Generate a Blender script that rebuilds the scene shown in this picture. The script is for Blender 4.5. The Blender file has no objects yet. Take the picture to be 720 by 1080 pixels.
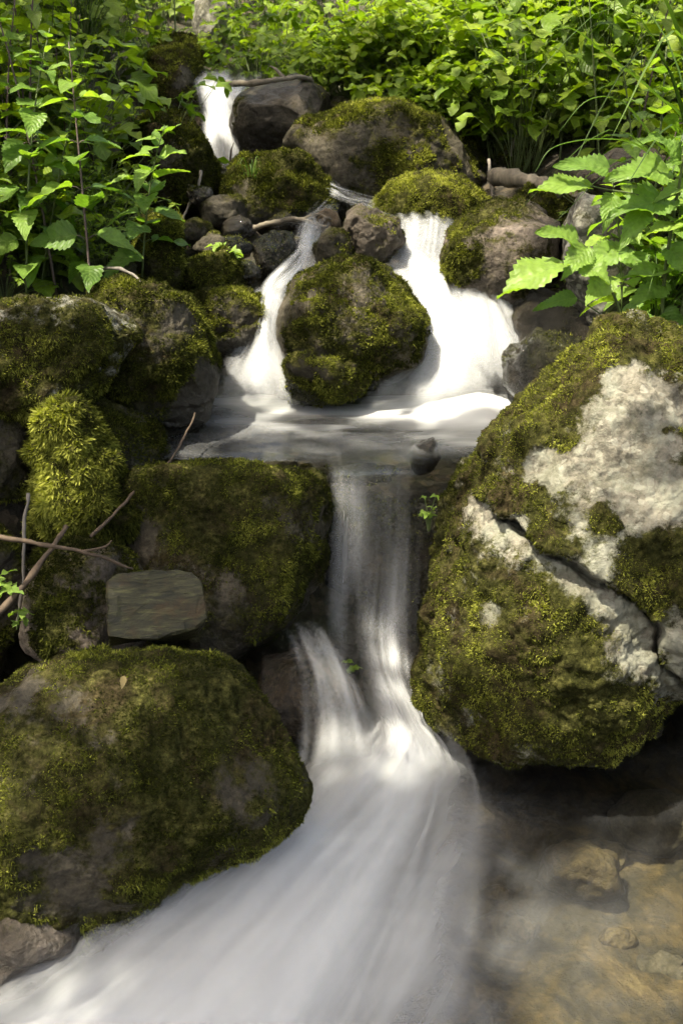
import bpy, bmesh, math, random
import numpy as np
from mathutils import Vector, Matrix

S = bpy.context.scene
COL = S.collection
rng = np.random.default_rng(11)
PI = math.pi

# ---------------------------------------------------------------- camera maths
CAM = np.array([0.0, 0.0, 1.5]); PITCH = math.radians(22.0); F = 1158.0
FWD = np.array([0, math.cos(PITCH), -math.sin(PITCH)])
UP = np.array([0, math.sin(PITCH), math.cos(PITCH)])
RT = np.array([1.0, 0, 0])
SUN = np.array([-0.36, -0.22, 0.90]); SUN /= np.linalg.norm(SUN)

def ray(px, py):
    return RT * ((px - 360) / F) + UP * (-(py - 540) / F) + FWD
def P(px, py, Y):
    d = ray(px, py); return CAM + d * (Y / d[1])
def Q(px, py, z):
    d = ray(px, py); return CAM + d * ((z - CAM[2]) / d[2])
def proj(p):
    p = np.asarray(p, float) - CAM
    w = p @ FWD
    return 360 + F * (p @ RT) / w, 540 - F * (p @ UP) / w
def unit(v):
    v = np.asarray(v, float); return v / (np.linalg.norm(v, axis=-1, keepdims=True) + 1e-12)
def sstep(a, b, x):
    t = np.clip((x - a) / (b - a), 0, 1); return t * t * (3 - 2 * t)

# ---------------------------------------------------------------- numpy noise
_r = np.random.default_rng(3)
_perm = np.concatenate([_r.permutation(256)] * 3)
_grad = unit(_r.normal(size=(256, 3)))
def pnoise(p):
    p = np.asarray(p, float); i = np.floor(p).astype(int); f = p - i; i = i & 255
    u = f * f * f * (f * (f * 6 - 15) + 10)
    out = np.zeros(len(p))
    for dx in (0, 1):
        for dy in (0, 1):
            for dz in (0, 1):
                h = _perm[_perm[_perm[(i[:, 0] + dx) & 255] + ((i[:, 1] + dy) & 255)] + ((i[:, 2] + dz) & 255)]
                g = _grad[h & 255]
                d = g[:, 0] * (f[:, 0] - dx) + g[:, 1] * (f[:, 1] - dy) + g[:, 2] * (f[:, 2] - dz)
                w = (u[:, 0] if dx else 1 - u[:, 0]) * (u[:, 1] if dy else 1 - u[:, 1]) * (u[:, 2] if dz else 1 - u[:, 2])
                out += w * d
    return out * 1.6
def fbm(p, o=4, gain=.5):
    a, s, t = 1.0, 1.0, 0
    for k in range(o):
        t = t + a * pnoise(p * s + 17.3 * k); a *= gain; s *= 2.03
    return t

# ---------------------------------------------------------------- mesh helpers
def new_mesh(name, V, faces, attrs=None, uv=None, smooth=True):
    """faces: list of int arrays (M,k)"""
    V = np.asarray(V, np.float32)
    me = bpy.data.meshes.new(name)
    me.vertices.add(len(V)); me.vertices.foreach_set('co', V.ravel())
    faces = [np.asarray(f, np.int32) for f in faces if len(f)]
    li = np.concatenate([f.ravel() for f in faces])
    tot = np.concatenate([np.full(len(f), f.shape[1], np.int32) for f in faces])
    st = np.concatenate([[0], np.cumsum(tot)[:-1]]).astype(np.int32)
    me.loops.add(len(li)); me.loops.foreach_set('vertex_index', li)
    me.polygons.add(len(tot)); me.polygons.foreach_set('loop_start', st); me.polygons.foreach_set('loop_total', tot)
    me.polygons.foreach_set('use_smooth', np.full(len(tot), bool(smooth)))
    if uv is not None:
        l = me.uv_layers.new(name='UVMap'); l.data.foreach_set('uv', np.asarray(uv, np.float32)[li].ravel())
    for k, a in (attrs or {}).items():
        at = me.attributes.new(k, 'FLOAT', 'POINT'); at.data.foreach_set('value', np.asarray(a, np.float32))
    me.update(calc_edges=True)
    return me
def mk(name, me, mat=None, parent=None, loc=(0, 0, 0)):
    o = bpy.data.objects.new(name, me); COL.objects.link(o); o.location = loc
    if mat is not None and len(me.materials) == 0: me.materials.append(mat)
    if parent is not None: o.parent = parent
    return o
def tag(o, label, cat, group=None, kind=None):
    o['label'] = label; o['category'] = cat
    if group: o['group'] = group
    if kind: o['kind'] = kind
    return o
def empty(name, loc):
    o = bpy.data.objects.new(name, None); COL.objects.link(o); o.location = loc
    o.empty_display_size = .1
    return o
def catmull(pts, n):
    pts = np.asarray(pts, float); P0 = np.vstack([2 * pts[0] - pts[1], pts, 2 * pts[-1] - pts[-2]])
    out = []
    for i in range(len(pts) - 1):
        a, b, c, d = P0[i:i + 4]
        for t in np.arange(n) / n:
            out.append(.5 * ((2 * b) + (c - a) * t + (2 * a - 5 * b + 4 * c - d) * t * t + (-a + 3 * b - 3 * c + d) * t ** 3))
    out.append(pts[-1]); return np.array(out)
def tube(pts, rad, sides=7):
    pts = np.asarray(pts, float); n = len(pts); rad = np.broadcast_to(rad, (n,))
    T = unit(np.gradient(pts, axis=0)); ref = np.array([.31, .22, .93]) if abs(T[0][2]) < .9 else np.array([1., .1, 0])
    V = []
    for k in range(n):
        a = unit(np.cross(T[k], ref)); b = np.cross(T[k], a)
        ang = np.arange(sides) * 2 * PI / sides
        V.append(pts[k] + rad[k] * (np.cos(ang)[:, None] * a + np.sin(ang)[:, None] * b))
    V = np.vstack(V + [pts[:1], pts[-1:]])
    q = [];
    for k in range(n - 1):
        for s in range(sides):
            s2 = (s + 1) % sides
            q.append((k * sides + s, k * sides + s2, (k + 1) * sides + s2, (k + 1) * sides + s))
    t = [(n * sides, (s + 1) % sides, s) for s in range(sides)] + [(n * sides + 1, (n - 1) * sides + s, (n - 1) * sides + (s + 1) % sides) for s in range(sides)]
    return V, np.array(q), np.array(t)
class Bag:
    def __init__(s): s.V = []; s.Q = []; s.T = []; s.UV = []; s.A = {}; s.n = 0
    def add(s, V, Qd=None, T=None, uv=None, **attrs):
        if Qd is not None and len(Qd): s.Q.append(np.asarray(Qd) + s.n)
        if T is not None and len(T): s.T.append(np.asarray(T) + s.n)
        s.V.append(V); s.UV.append(np.zeros((len(V), 2)) if uv is None else uv)
        for k, a in attrs.items(): s.A.setdefault(k, []).append(np.broadcast_to(np.asarray(a, float), (len(V),)))
        s.n += len(V)
    def mesh(s, name, smooth=True):
        return new_mesh(name, np.vstack(s.V), ([np.vstack(s.Q)] if s.Q else []) + ([np.vstack(s.T)] if s.T else []),
                        {k: np.concatenate(a) for k, a in s.A.items()}, np.vstack(s.UV), smooth)

# ---------------------------------------------------------------- node helpers
class NT:
    def __init__(s, name):
        s.m = bpy.data.materials.new(name); s.m.use_nodes = True; s.t = s.m.node_tree; s.t.nodes.clear()
        s.out = s.t.nodes.new('ShaderNodeOutputMaterial')
    def n(s, typ, ins=None, **props):
        nd = s.t.nodes.new('ShaderNode' + typ)
        for k, v in props.items(): setattr(nd, k, v)
        for k, v in (ins or {}).items():
            sock = nd.inputs[k]
            if isinstance(v, bpy.types.NodeSocket): s.t.links.new(v, sock)
            else: sock.default_value = v
        return nd
    def link(s, a, b): s.t.links.new(a, b)
    def attr(s, name): return s.n('Attribute', attribute_name=name).outputs['Fac']
    def math(s, op, a, b=0.0, clamp=False):
        return s.n('Math', {0: a, 1: b}, operation=op, use_clamp=clamp).outputs[0]
    def ramp(s, fac, stops, interp='LINEAR'):
        nd = s.n('ValToRGB', {'Fac': fac}); cr = nd.color_ramp; cr.interpolation = interp
        while len(cr.elements) < len(stops): cr.elements.new(.5)
        for e, (p, c) in zip(cr.elements, stops):
            e.position = p; e.color = (c, c, c, 1) if isinstance(c, (int, float)) else (*c, 1)
        return nd.outputs[0]
    def noise(s, vec, scale, detail=4, rough=.55, dist=0.0):
        return s.n('TexNoise', {'Vector': vec, 'Scale': scale, 'Detail': detail, 'Roughness': rough, 'Distortion': dist}).outputs['Fac']
    def mix(s, fac, a, b, mode='MIX'):
        nd = s.n('Mix', data_type='RGBA', blend_type=mode)
        for k, v in ((0, fac), (6, a), (7, b)):
            if isinstance(v, bpy.types.NodeSocket): s.link(v, nd.inputs[k])
            else: nd.inputs[k].default_value = v if k == 0 else (*v, 1) if len(v) == 3 else v
        return nd.outputs[2]
    def smooth(s, x, a, b):
        nd = s.n('MapRange', {'Value': x, 'From Min': a, 'From Max': b}, interpolation_type='SMOOTHSTEP'); return nd.outputs[0]

def rock_mat(name, c0, c1, c2, lichen=(.34, .33, .29), lich=.0, rough=.75, stain=(.035, .03, .02)):
    t = NT(name); tc = t.n('TexCoord').outputs['Object']
    base = t.ramp(t.noise(tc, 5.5, 9, .68, .6), [(.30, c0), (.48, c1), (.66, c2)])
    spk = t.ramp(t.noise(tc, 70, 4, .7), [(.3, .45), (.55, 1.0), (.75, 1.35)])
    base = t.mix(1.0, base, spk, 'MULTIPLY')
    st = t.smooth(t.noise(tc, 9, 6, .7, 1.2), .52, .66)
    base = t.mix(t.math('MULTIPLY', st, .7), base, stain)
    if lich > 0:
        lf = t.smooth(t.math('ADD', t.noise(tc, 13, 9, .74, .4), t.math('MULTIPLY', t.noise(tc, 3.0, 3), .5)), .80 - .22 * lich, .95 - .22 * lich)
        lc = t.mix(t.noise(tc, 40, 5, .7), tuple(.55 * c for c in lichen), tuple(1.35 * c for c in lichen))
        base = t.mix(lf, base, lc)
        wv = t.n('VectorMath', {0: tc}, operation='MULTIPLY_ADD')
        wv.inputs[1].default_value = (1, 1, 1); nz_ = t.n('TexNoise', {'Vector': tc, 'Scale': 28.0, 'Detail': 5.0}).outputs['Color']
        sc_ = t.n('VectorMath', {0: nz_}, operation='SCALE'); sc_.inputs['Scale'].default_value = .035; t.link(sc_.outputs[0], wv.inputs[2])
        vo = t.n('TexVoronoi', {'Vector': wv.outputs[0], 'Scale': 44.0}, feature='F1'); sel = t.n('SeparateColor', {0: vo.outputs['Color']}).outputs[0]
        crust = t.math('MULTIPLY', t.smooth(vo.outputs['Distance'], .46, .36), t.smooth(sel, .50, .58))
        base = t.mix(t.math('MULTIPLY', crust, .45), base, t.mix(sel, (.17, .18, .115), (.40, .385, .32)))
        pit = t.smooth(t.noise(tc, 48, 6, .75), .60, .70)
        base = t.mix(t.math('MULTIPLY', pit, .75), base, (.045, .038, .026))
        base = t.mix(t.math('MULTIPLY', t.smooth(t.noise(tc, 6.5, 7, .7, 1.0), .50, .60), .55), base, (.10, .095, .062))
    # moss film where the attribute says moss grows
    ms = t.attr('moss')
    mf = t.smooth(t.math('ADD', ms, t.math('MULTIPLY', t.math('SUBTRACT', t.noise(tc, 30, 9, .80), .5), 2.1)), .28, .68)
    mcol = t.ramp(t.noise(tc, 22, 6, .7), [(.28, (.010, .0105, .004)), (.5, (.036, .036, .011)), (.72, (.098, .092, .028))])
    mcol = t.mix(t.math('MULTIPLY', t.smooth(t.noise(tc, 5.0, 6, .72, .8), .46, .64), .75), mcol, t.ramp(t.noise(tc, 48, 5, .75), [(.3, (.012, .008, .005)), (.6, (.044, .031, .018)), (.75, (.11, .082, .048))]))
    mcol = t.mix(1.0, mcol, t.ramp(t.noise(tc, 85, 4, .75), [(.32, .30), (.52, .95), (.70, 1.9)]), 'MULTIPLY')
    col = t.mix(mf, base, mcol)
    wet = t.attr('wet')
    col = t.mix(t.math('MULTIPLY', wet, .62), col, (.006, .0055, .004))
    rg = t.math('SUBTRACT', t.math('ADD', rough, t.math('MULTIPLY', mf, .2)), t.math('MULTIPLY', wet, .5), True)
    h = t.math('ADD', t.math('MULTIPLY', t.noise(tc, 26, 8, .7), 1.0), t.math('MULTIPLY', t.noise(tc, 110, 4, .7), .42))
    vor = t.n('TexVoronoi', {'Vector': tc, 'Scale': 9.0}, feature='DISTANCE_TO_EDGE').outputs['Distance']
    h = t.math('ADD', h, t.math('MULTIPLY', t.smooth(vor, 0.0, .08), .12))
    bp = t.n('Bump', {'Strength': .85, 'Distance': .02, 'Height': h}).outputs[0]
    b = t.n('BsdfPrincipled', {'Base Color': col, 'Roughness': rg, 'Normal': bp, 'Specular IOR Level': t.math('ADD', t.math('SUBTRACT', .24, t.math('MULTIPLY', mf, .20)), t.math('MULTIPLY', wet, .35))})
    t.link(b.outputs[0], t.out.inputs[0]); return t.m

def leafy_mat(name, stops, trans=.48, rough=.45, attr='tint', tcol=(1.25, 1.35, .5), veins=True, rnd=.25, spec=.35):
    t = NT(name)
    f = t.attr(attr)
    oi = t.n('ObjectInfo').outputs['Random']
    f = t.math('ADD', f, t.math('MULTIPLY', t.math('SUBTRACT', oi, .5), rnd), True)
    col = t.ramp(f, stops)
    ins = {}
    if veins:
        uv = t.n('UVMap').outputs[0]
        sx = t.n('SeparateXYZ', {0: uv}); u, v = sx.outputs[0], sx.outputs[1]   # u along, v -1..1 across
        av = t.math('ABSOLUTE', v)
        side = t.math('SUBTRACT', t.math('MULTIPLY', u, 8.0), t.math('MULTIPLY', av, 2.6))
        tri = t.math('ABSOLUTE', t.math('SUBTRACT', t.math('FRACT', side), .5))
        vein = t.math('MAXIMUM', t.smooth(tri, .42, .5), t.smooth(av, .07, .0))
        tc = t.n('TexCoord').outputs['Object']
        bl = t.noise(tc, 45, 4, .6)
        col = t.mix(t.math('MULTIPLY', vein, .38), col, t.mix(.5, col, (.30, .36, .12)))
        col = t.mix(1.0, col, t.ramp(bl, [(.3, .72), (.7, 1.2)]), 'MULTIPLY')
        h = t.math('ADD', t.math('MULTIPLY', tri, -1.2), t.math('MULTIPLY', bl, .3))
        ins['Normal'] = t.n('Bump', {'Strength': .5, 'Distance': .004, 'Height': h}).outputs[0]
    b = t.n('BsdfPrincipled', {'Base Color': col, 'Roughness': rough, 'Specular IOR Level': spec, **ins})
    tr = t.n('BsdfTranslucent', {'Color': t.mix(1.0, col, tcol, 'MULTIPLY')})
    mx = t.n('MixShader', {0: trans, 1: b.outputs[0], 2: tr.outputs[0]})
    t.link(mx.outputs[0], t.out.inputs[0]); return t.m

def bark_mat(name, c0, c1, rough=.8, sc=30):
    t = NT(name); tc = t.n('TexCoord').outputs['Object']
    mp = t.n('Mapping', {'Vector': tc, 'Scale': (1, 1, .35)}).outputs[0]
    nz = t.noise(mp, sc, 8, .7, .3)
    col = t.ramp(nz, [(.3, c0), (.7, c1)])
    bp = t.n('Bump', {'Strength': .8, 'Distance': .006, 'Height': nz}).outputs[0]
    b = t.n('BsdfPrincipled', {'Base Color': col, 'Roughness': rough, 'Normal': bp})
    t.link(b.outputs[0], t.out.inputs[0]); return t.m

def water_mat(name, tint=(.80, .84, .74), rough=.10, fu=38.0, fv=3.2, milk=(.74, .75, .77)):
    t = NT(name)
    uv = t.n('UVMap').outputs[0]
    mp = t.n('Mapping', {'Vector': uv, 'Scale': (fu, fv, 1)}).outputs[0]
    s1 = t.noise(mp, 1.0, 5, .6, .35)
    mp2 = t.n('Mapping', {'Vector': uv, 'Scale': (fu * .28, fv * .55, 1), 'Location': (3.1, 7.7, 0)}).outputs[0]
    s2 = t.noise(mp2, 1.0, 3, .5, .4)
    st = t.math('ADD', t.math('MULTIPLY', s1, .45), t.math('MULTIPLY', s2, .55))      # ~.5 average
    st = t.math('SUBTRACT', st, .5)
    foam = t.attr('foam'); body = t.attr('body')
    inv = t.math('SUBTRACT', 1.12, foam)
    a = t.math('ADD', foam, t.math('MULTIPLY', t.math('MULTIPLY', foam, inv), t.math('MULTIPLY', st, 3.6)), True)
    df = t.n('BsdfDiffuse', {'Color': (*milk, 1)}); tl = t.n('BsdfTranslucent', {'Color': (*milk, 1)})
    fo = t.n('MixShader', {0: .38, 1: df.outputs[0], 2: tl.outputs[0]}).outputs[0]
    h = t.math('ADD', s1, t.math('MULTIPLY', s2, 1.2))
    bp = t.n('Bump', {'Strength': .35, 'Distance': .02, 'Height': h}).outputs[0]
    fr = t.n('Fresnel', {'IOR': 1.33, 'Normal': bp}).outputs[0]
    fr = t.math('MULTIPLY', fr, body)
    tp = t.n('BsdfTransparent', {'Color': t.mix(body, (1, 1, 1), tint)}).outputs[0]
    gl = t.n('BsdfGlossy', {'Color': (1, 1, 1, 1), 'Roughness': rough, 'Normal': bp}).outputs[0]
    wa = t.n('MixShader', {0: fr, 1: tp, 2: gl}).outputs[0]
    mx = t.n('MixShader', {0: a, 1: wa, 2: fo}).outputs[0]
    t.link(mx, t.out.inputs[0]); return t.m

M = {}
M['rock'] = rock_mat('dark_stone', (.022, .019, .013), (.055, .046, .032), (.115, .098, .072))
M['wet'] = rock_mat('wet_stone', (.018, .014, .010), (.045, .036, .026), (.095, .078, .058), rough=.38)
M['pink'] = rock_mat('pinkish_stone', (.040, .030, .022), (.10, .080, .062), (.20, .160, .135), rough=.62)
M['pale'] = rock_mat('pale_lichen_stone', (.07, .062, .046), (.19, .172, .135), (.29, .265, .21), lich=.55, lichen=(.245, .242, .19), stain=(.055, .048, .032))
M['grey'] = rock_mat('grey_stone', (.06, .055, .045), (.13, .122, .10), (.26, .245, .21), lich=.3)
t = NT('olive_wet_slab'); tc = t.n('TexCoord').outputs['Object']
mp = t.n('Mapping', {'Vector': tc, 'Rotation': (.5, .28, 0), 'Scale': (16, 60, 130)}).outputs[0]
gr = t.noise(mp, 1.0, 7, .65, .8); blt = t.noise(tc, 16, 6, .7)
cl = t.ramp(gr, [(.3, (.005, .005, .002)), (.46, (.016, .015, .005)), (.58, (.034, .032, .011)), (.72, (.085, .080, .032))])
cl = t.mix(t.math('MULTIPLY', t.smooth(blt, .5, .66), .6), cl, (.05, .028, .012))
bp = t.n('Bump', {'Strength': .7, 'Distance': .006, 'Height': t.math('ADD', gr, t.math('MULTIPLY', t.noise(tc, 60, 4, .7), .3))}).outputs[0]
b = t.n('BsdfPrincipled', {'Base Color': cl, 'Specular IOR Level': .3, 'Roughness': t.ramp(blt, [(.35, .35), (.65, .65)]), 'Normal': bp}); t.link(b.outputs[0], t.out.inputs[0]); M['slab'] = t.m
M['brown'] = rock_mat('brown_bed_stone', (.04, .027, .016), (.11, .076, .045), (.22, .165, .11), rough=.5, stain=(.05, .03, .012))
M['moss'] = leafy_mat('moss_sprigs', [(0, (.012, .014, .003)), (.35, (.043, .048, .010)), (.7, (.135, .142, .026)), (1, (.32, .325, .07))], trans=.35, rough=.8, tcol=(1.2, 1.3, .5), veins=False, rnd=.08, spec=.05)
M['leaf'] = leafy_mat('nettle_leaf', [(0, (0.056, 0.104, 0.010)), (.5, (0.141, 0.217, 0.020)), (1, (0.263, 0.350, 0.039))])
M['leaf_fg'] = leafy_mat('large_nettle_leaf', [(0, (0.066, 0.133, 0.024)), (.5, (0.141, 0.249, 0.042)), (1, (0.254, 0.371, 0.066))], rough=.45, rnd=.1)
M['herb'] = leafy_mat('herb_leaf', [(0, (0.052, 0.104, 0.013)), (.5, (0.132, 0.217, 0.022)), (1, (0.244, 0.329, 0.037))])
M['grass'] = leafy_mat('grass_blade', [(0, (0.028, 0.058, 0.010)), (.5, (0.062, 0.117, 0.020)), (1, (0.113, 0.180, 0.032))], veins=False)
M['canopy'] = leafy_mat('tree_leaf', [(0, (.02, .05, .008)), (1, (.06, .11, .015))], veins=False)
M['stem'] = bark_mat('green_stem', (.04, .06, .015), (.10, .13, .035), .6, 60)
M['stem_p'] = bark_mat('purple_stem', (.05, .035, .03), (.11, .07, .06), .6, 60)
M['twig'] = bark_mat('brown_twig', (.03, .018, .010), (.12, .08, .05))
M['twig_g'] = bark_mat('grey_stick', (.07, .06, .05), (.22, .19, .16))
M['log'] = bark_mat('weathered_log', (.05, .04, .03), (.2, .165, .12))
M['bark'] = bark_mat('tree_bark', (.03, .024, .018), (.10, .08, .06), .9, 14)
M['deadleaf'] = leafy_mat('dead_leaf', [(0, (.12, .09, .04)), (1, (.22, .17, .08))], veins=False)
M['water'] = water_mat('stream_water')
M['veil'] = water_mat('falling_water', tint=(.90, .92, .86), rough=.18, fu=46, fv=2.0)

# ---------------------------------------------------------------- ground
def interp(x, xs, ys): return np.interp(x, xs, ys)
def bed_z(y): return interp(y, [-3, 1, 1.9, 2.3, 2.5, 2.66, 2.8, 3.05, 3.25, 3.5, 3.8, 4.3, 4.75, 4.95, 5.3, 6, 7, 9, 14, 40, 200],
                            [-.4, -.17, -.16, -.12, .0, .30, .44, .45, .60, .74, .92, 1.0, 1.12, 1.33, 1.36, 1.42, 1.55, 2.2, 5.0, 19, 70])
def bed_x(y): return interp(y, [-2, 1.0, 1.6, 2.1, 2.6, 3.1, 3.4, 3.7, 4.2, 4.7, 5.2, 6.5, 9], [-.3, -.1, .12, .22, .1, .08, .12, .14, -.14, -.48, -.58, -.7, -.7])
def ground_z(x, y):
    x = np.asarray(x, float); y = np.asarray(y, float)
    dx = x - bed_x(y)
    wl = interp(y, [1, 2.2, 2.8, 3.2, 3.6, 4.3, 4.8, 7], [.75, .62, .46, .60, .78, .70, .40, .2])
    wr = interp(y, [1, 2.2, 2.8, 3.4, 5, 7], [1.0, .75, .52, .42, .5, .6])
    sl = interp(y, [0, 2.2, 2.8, 4.5, 7, 12], [.75, .85, 1.0, .75, .4, .2])
    sr = interp(y, [0, 2.2, 2.8, 3.4, 4.5, 7, 12], [.8, 1.1, 1.1, .6, .22, .15, .15])
    L = np.maximum(-dx - wl, 0); R = np.maximum(dx - wr, 0)
    z = bed_z(y) + sl * 1.5 * np.tanh(L / 1.5) + .22 * np.maximum(L - 2, 0) + sr * 1.5 * np.tanh(R / 1.5) + .22 * np.maximum(R - 2, 0)
    p = np.stack([x, y, np.zeros_like(x)], -1).reshape(-1, 3)
    amp = .3 + .7 * sstep(.0, .5, (L + R)).ravel()
    nz = (fbm(p * 1.3, 3) * .07 + fbm(p * 6.0, 4) * .03) * amp
    return z + nz.reshape(z.shape)
def grade(lo, hi, near_lo, near_hi, step, far):
    mid = np.arange(near_lo, near_hi, step)
    a = near_lo - np.geomspace(step, near_lo - lo, far)[::-1]; b = near_hi + np.geomspace(step, hi - near_hi, far) - step
    return np.concatenate([a, mid, b])
gx = grade(-160, 160, -2.4, 2.6, .03, 34); gy = grade(-60, 200, .6, 6.2, .03, 40)
X, Y_ = np.meshgrid(gx, gy); Z = ground_z(X, Y_)
nx, ny = len(gx), len(gy); idx = np.arange(nx * ny).reshape(ny, nx)
gq = np.stack([idx[:-1, :-1], idx[:-1, 1:], idx[1:, 1:], idx[1:, :-1]], -1).reshape(-1, 4)
gme = new_mesh('ground', np.stack([X, Y_, Z], -1).reshape(-1, 3), [gq])
t = NT('forest_soil'); tc = t.n('TexCoord').outputs['Object']
sx = t.n('SeparateXYZ', {0: tc})
soil = t.ramp(t.noise(tc, 12, 9, .72, .5), [(.3, (.010, .008, .005)), (.5, (.028, .022, .013)), (.72, (.065, .05, .03))])
litter = t.n('TexVoronoi', {'Vector': tc, 'Scale': 38.0, 'Randomness': 1.0}, feature='F1')
soil = t.mix(t.math('MULTIPLY', t.smooth(t.n('SeparateColor', {0: litter.outputs['Color']}).outputs[0], .72, .8), .6), soil, (.10, .07, .04))
green = t.smooth(t.noise(tc, 4, 6, .7), .47, .62)
soil = t.mix(t.math('MULTIPLY', green, .6), soil, (.030, .036, .008))
sand = t.ramp(t.noise(tc, 7.5, 8, .7, .8), [(.3, (.014, .010, .006)), (.46, (.050, .035, .021)), (.58, (.115, .074, .038)), (.72, (.25, .175, .10))])
inbed = t.math('MULTIPLY', t.smooth(sx.outputs[2], .06, -.06), t.smooth(sx.outputs[1], 2.5, 2.2))
soil = t.mix(inbed, soil, sand)
bp = t.n('Bump', {'Strength': 1.0, 'Distance': .02, 'Height': t.math('ADD', t.noise(tc, 45, 6, .7), t.math('MULTIPLY', litter.outputs['Distance'], .6))}).outputs[0]
b = t.n('BsdfPrincipled', {'Base Color': soil, 'Roughness': .85, 'Normal': bp}); t.link(b.outputs[0], t.out.inputs[0])
g = mk('ground', gme, t.m); tag(g, 'dark soil and gravel bed of the wooded stream valley', 'ground', kind='structure')

# ---------------------------------------------------------------- rocks
_ico = {}
def ico(s):
    if s not in _ico:
        bm = bmesh.new(); bmesh.ops.create_icosphere(bm, subdivisions=s, radius=1)
        V = np.array([v.co[:] for v in bm.verts]); Fa = np.array([[v.index for v in f.verts] for f in bm.faces]); bm.free()
        _ico[s] = (V, Fa)
    return _ico[s]
def vnormals(V, Fa):
    fn = np.cross(V[Fa[:, 1]] - V[Fa[:, 0]], V[Fa[:, 2]] - V[Fa[:, 0]])
    n = np.zeros_like(V)
    for k in range(3): np.add.at(n, Fa[:, k], fn)
    return unit(n), np.linalg.norm(fn, axis=1) * .5
ROCKS = []
def rock(label, outline, Y, hd, mat='rock', n=2.6, sub=6, moss=.3, up=.55, amp=.055, facets=15, cut=.80, yaw=0, pitch=0, patches=(), wetz=None, wetr=.12,
         blades=9000, blen=.0072, hang=0.0, group=None, seed=None, crack=None, name='boulder', cat='boulder', frame=None, rough_hi=.02, btint=0.0, grooves=0.0):
    seed = len(ROCKS) * 7 + 3 if seed is None else seed
    rg = np.random.default_rng(seed)
    ol = np.array(outline, float)
    cx, cy = (ol.min(0) + ol.max(0)) / 2
    C = P(cx, cy, Y); vd = unit(C - CAM)
    vz = math.radians(pitch); vy = math.radians(yaw)
    nrm = np.array(Matrix.Rotation(-vy, 3, 'Z') @ Vector(vd))
    rx = unit(np.cross(nrm, [0, 0, 1])); 
    nrm = np.array(Matrix.Rotation(-vz, 3, Vector(rx)) @ Vector(nrm)); upv = np.cross(rx, nrm)
    def toplane(q):
        d = np.array([ray(*p) for p in q]); tt = ((C - CAM) @ nrm) / (d @ nrm); p = CAM + d * tt[:, None]
        return np.stack([(p - C) @ rx, (p - C) @ upv], -1)
    pl = toplane(ol)
    dense = np.concatenate([pl[i] + (pl[(i + 1) % len(pl)] - pl[i]) * np.linspace(0, 1, 30, endpoint=False)[:, None] for i in range(len(pl))])
    th = np.arctan2(dense[:, 1], dense[:, 0]); rr = np.hypot(dense[:, 0], dense[:, 1])
    bins = np.linspace(-PI, PI, 181); k = np.digitize(th, bins) - 1
    rp = np.array([rr[k == j].max() if (k == j).any() else np.nan for j in range(180)])
    ok = ~np.isnan(rp); bc = (bins[:-1] + bins[1:]) / 2
    rp = np.interp(bc, bc[ok], rp[ok], period=2 * PI)
    ker = np.array([1, 2, 3, 2, 1]) / 9.; rp = np.convolve(np.concatenate([rp[-2:], rp, rp[:2]]), ker, 'valid')
    D, Fa = ico(sub); Fa = Fa[:, ::-1]          # (right, up, away) is a left-handed frame
    # random spin of the icosphere so that its grain never lines up
    rot = np.array(Matrix.Rotation(rg.uniform(0, 6), 3, Vector(unit(rg.normal(size=3))))); D = D @ rot.T
    a, b, c = D[:, 0], D[:, 1], D[:, 2]                    # a right, b up, c away from the camera
    rho = np.hypot(a, b); s = (rho ** n + np.abs(c) ** n) ** (1 / n)
    R = np.interp(np.arctan2(b, a), bc, rp, period=2 * PI)
    size = rp.mean()
    la = a / s * R; lb = b / s * R; lc = c / s * hd
    # flat facets, cut a little into the front and top
    L = np.stack([la, lb, lc], -1) * [1.03, 1.03, 1.06]
    sc = np.array([size, size, hd])
    for f in range(facets):
        fn = unit(rg.normal(size=3) * [1, 1, .9]);
        if rg.random() < .75: fn[2] = -abs(fn[2])
        ext = (L / sc) @ fn
        dd = np.quantile(ext, .995) * rg.uniform(cut, cut + .14)
        over = np.maximum(ext - dd, 0)
        L = L - (over * .8)[:, None] * fn * sc
    W = C + L[:, :1] * rx + L[:, 1:2] * upv + L[:, 2:] * nrm
    N, _ = vnormals(W, Fa)
    off = rg.uniform(0, 90, 3); mossup = .30 if mat == 'pale' else .19
    d1 = fbm((W + off) / (size * 1.1), 3) * amp * size * 1.6
    d2 = fbm((W + off) * 7, 5, .58) * rough_hi * .62
    sd = unit(rg.normal(size=3) * [.6, .6, 1]); hh = (W @ sd) * 13 + 1.1 * fbm((W + off) * 2.6, 3)      # broken bedding ledges
    fr_ = hh - np.floor(hh); d3 = (sstep(.0, .8, fr_) - sstep(.8, 1.0, fr_)) * rough_hi * .45 * sstep(-.2, .5, pnoise((W + off) * 2.2))
    W = W + N * (d1 + d2 + d3)[:, None]
    if grooves:
        W = W + N * (np.abs(pnoise((W @ np.stack([rx * 6, upv * 34, nrm * 6], 1)) + off)) * grooves)[:, None]
    plane = np.stack([(W - C) @ rx, (W - C) @ upv], -1)
    extra = np.zeros(len(W))
    for (qx, qy, r, val) in patches:
        q = toplane([(qx, qy)])[0]; rm = r * np.linalg.norm(C - CAM) / F
        wob = 1 + .35 * fbm((W + off) * 14, 3)
        dd = np.hypot(plane[:, 0] - q[0], plane[:, 1] - q[1])
        extra += val * sstep(1.25, .55, dd / (rm * wob))
    groove = np.zeros(len(W))
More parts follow.
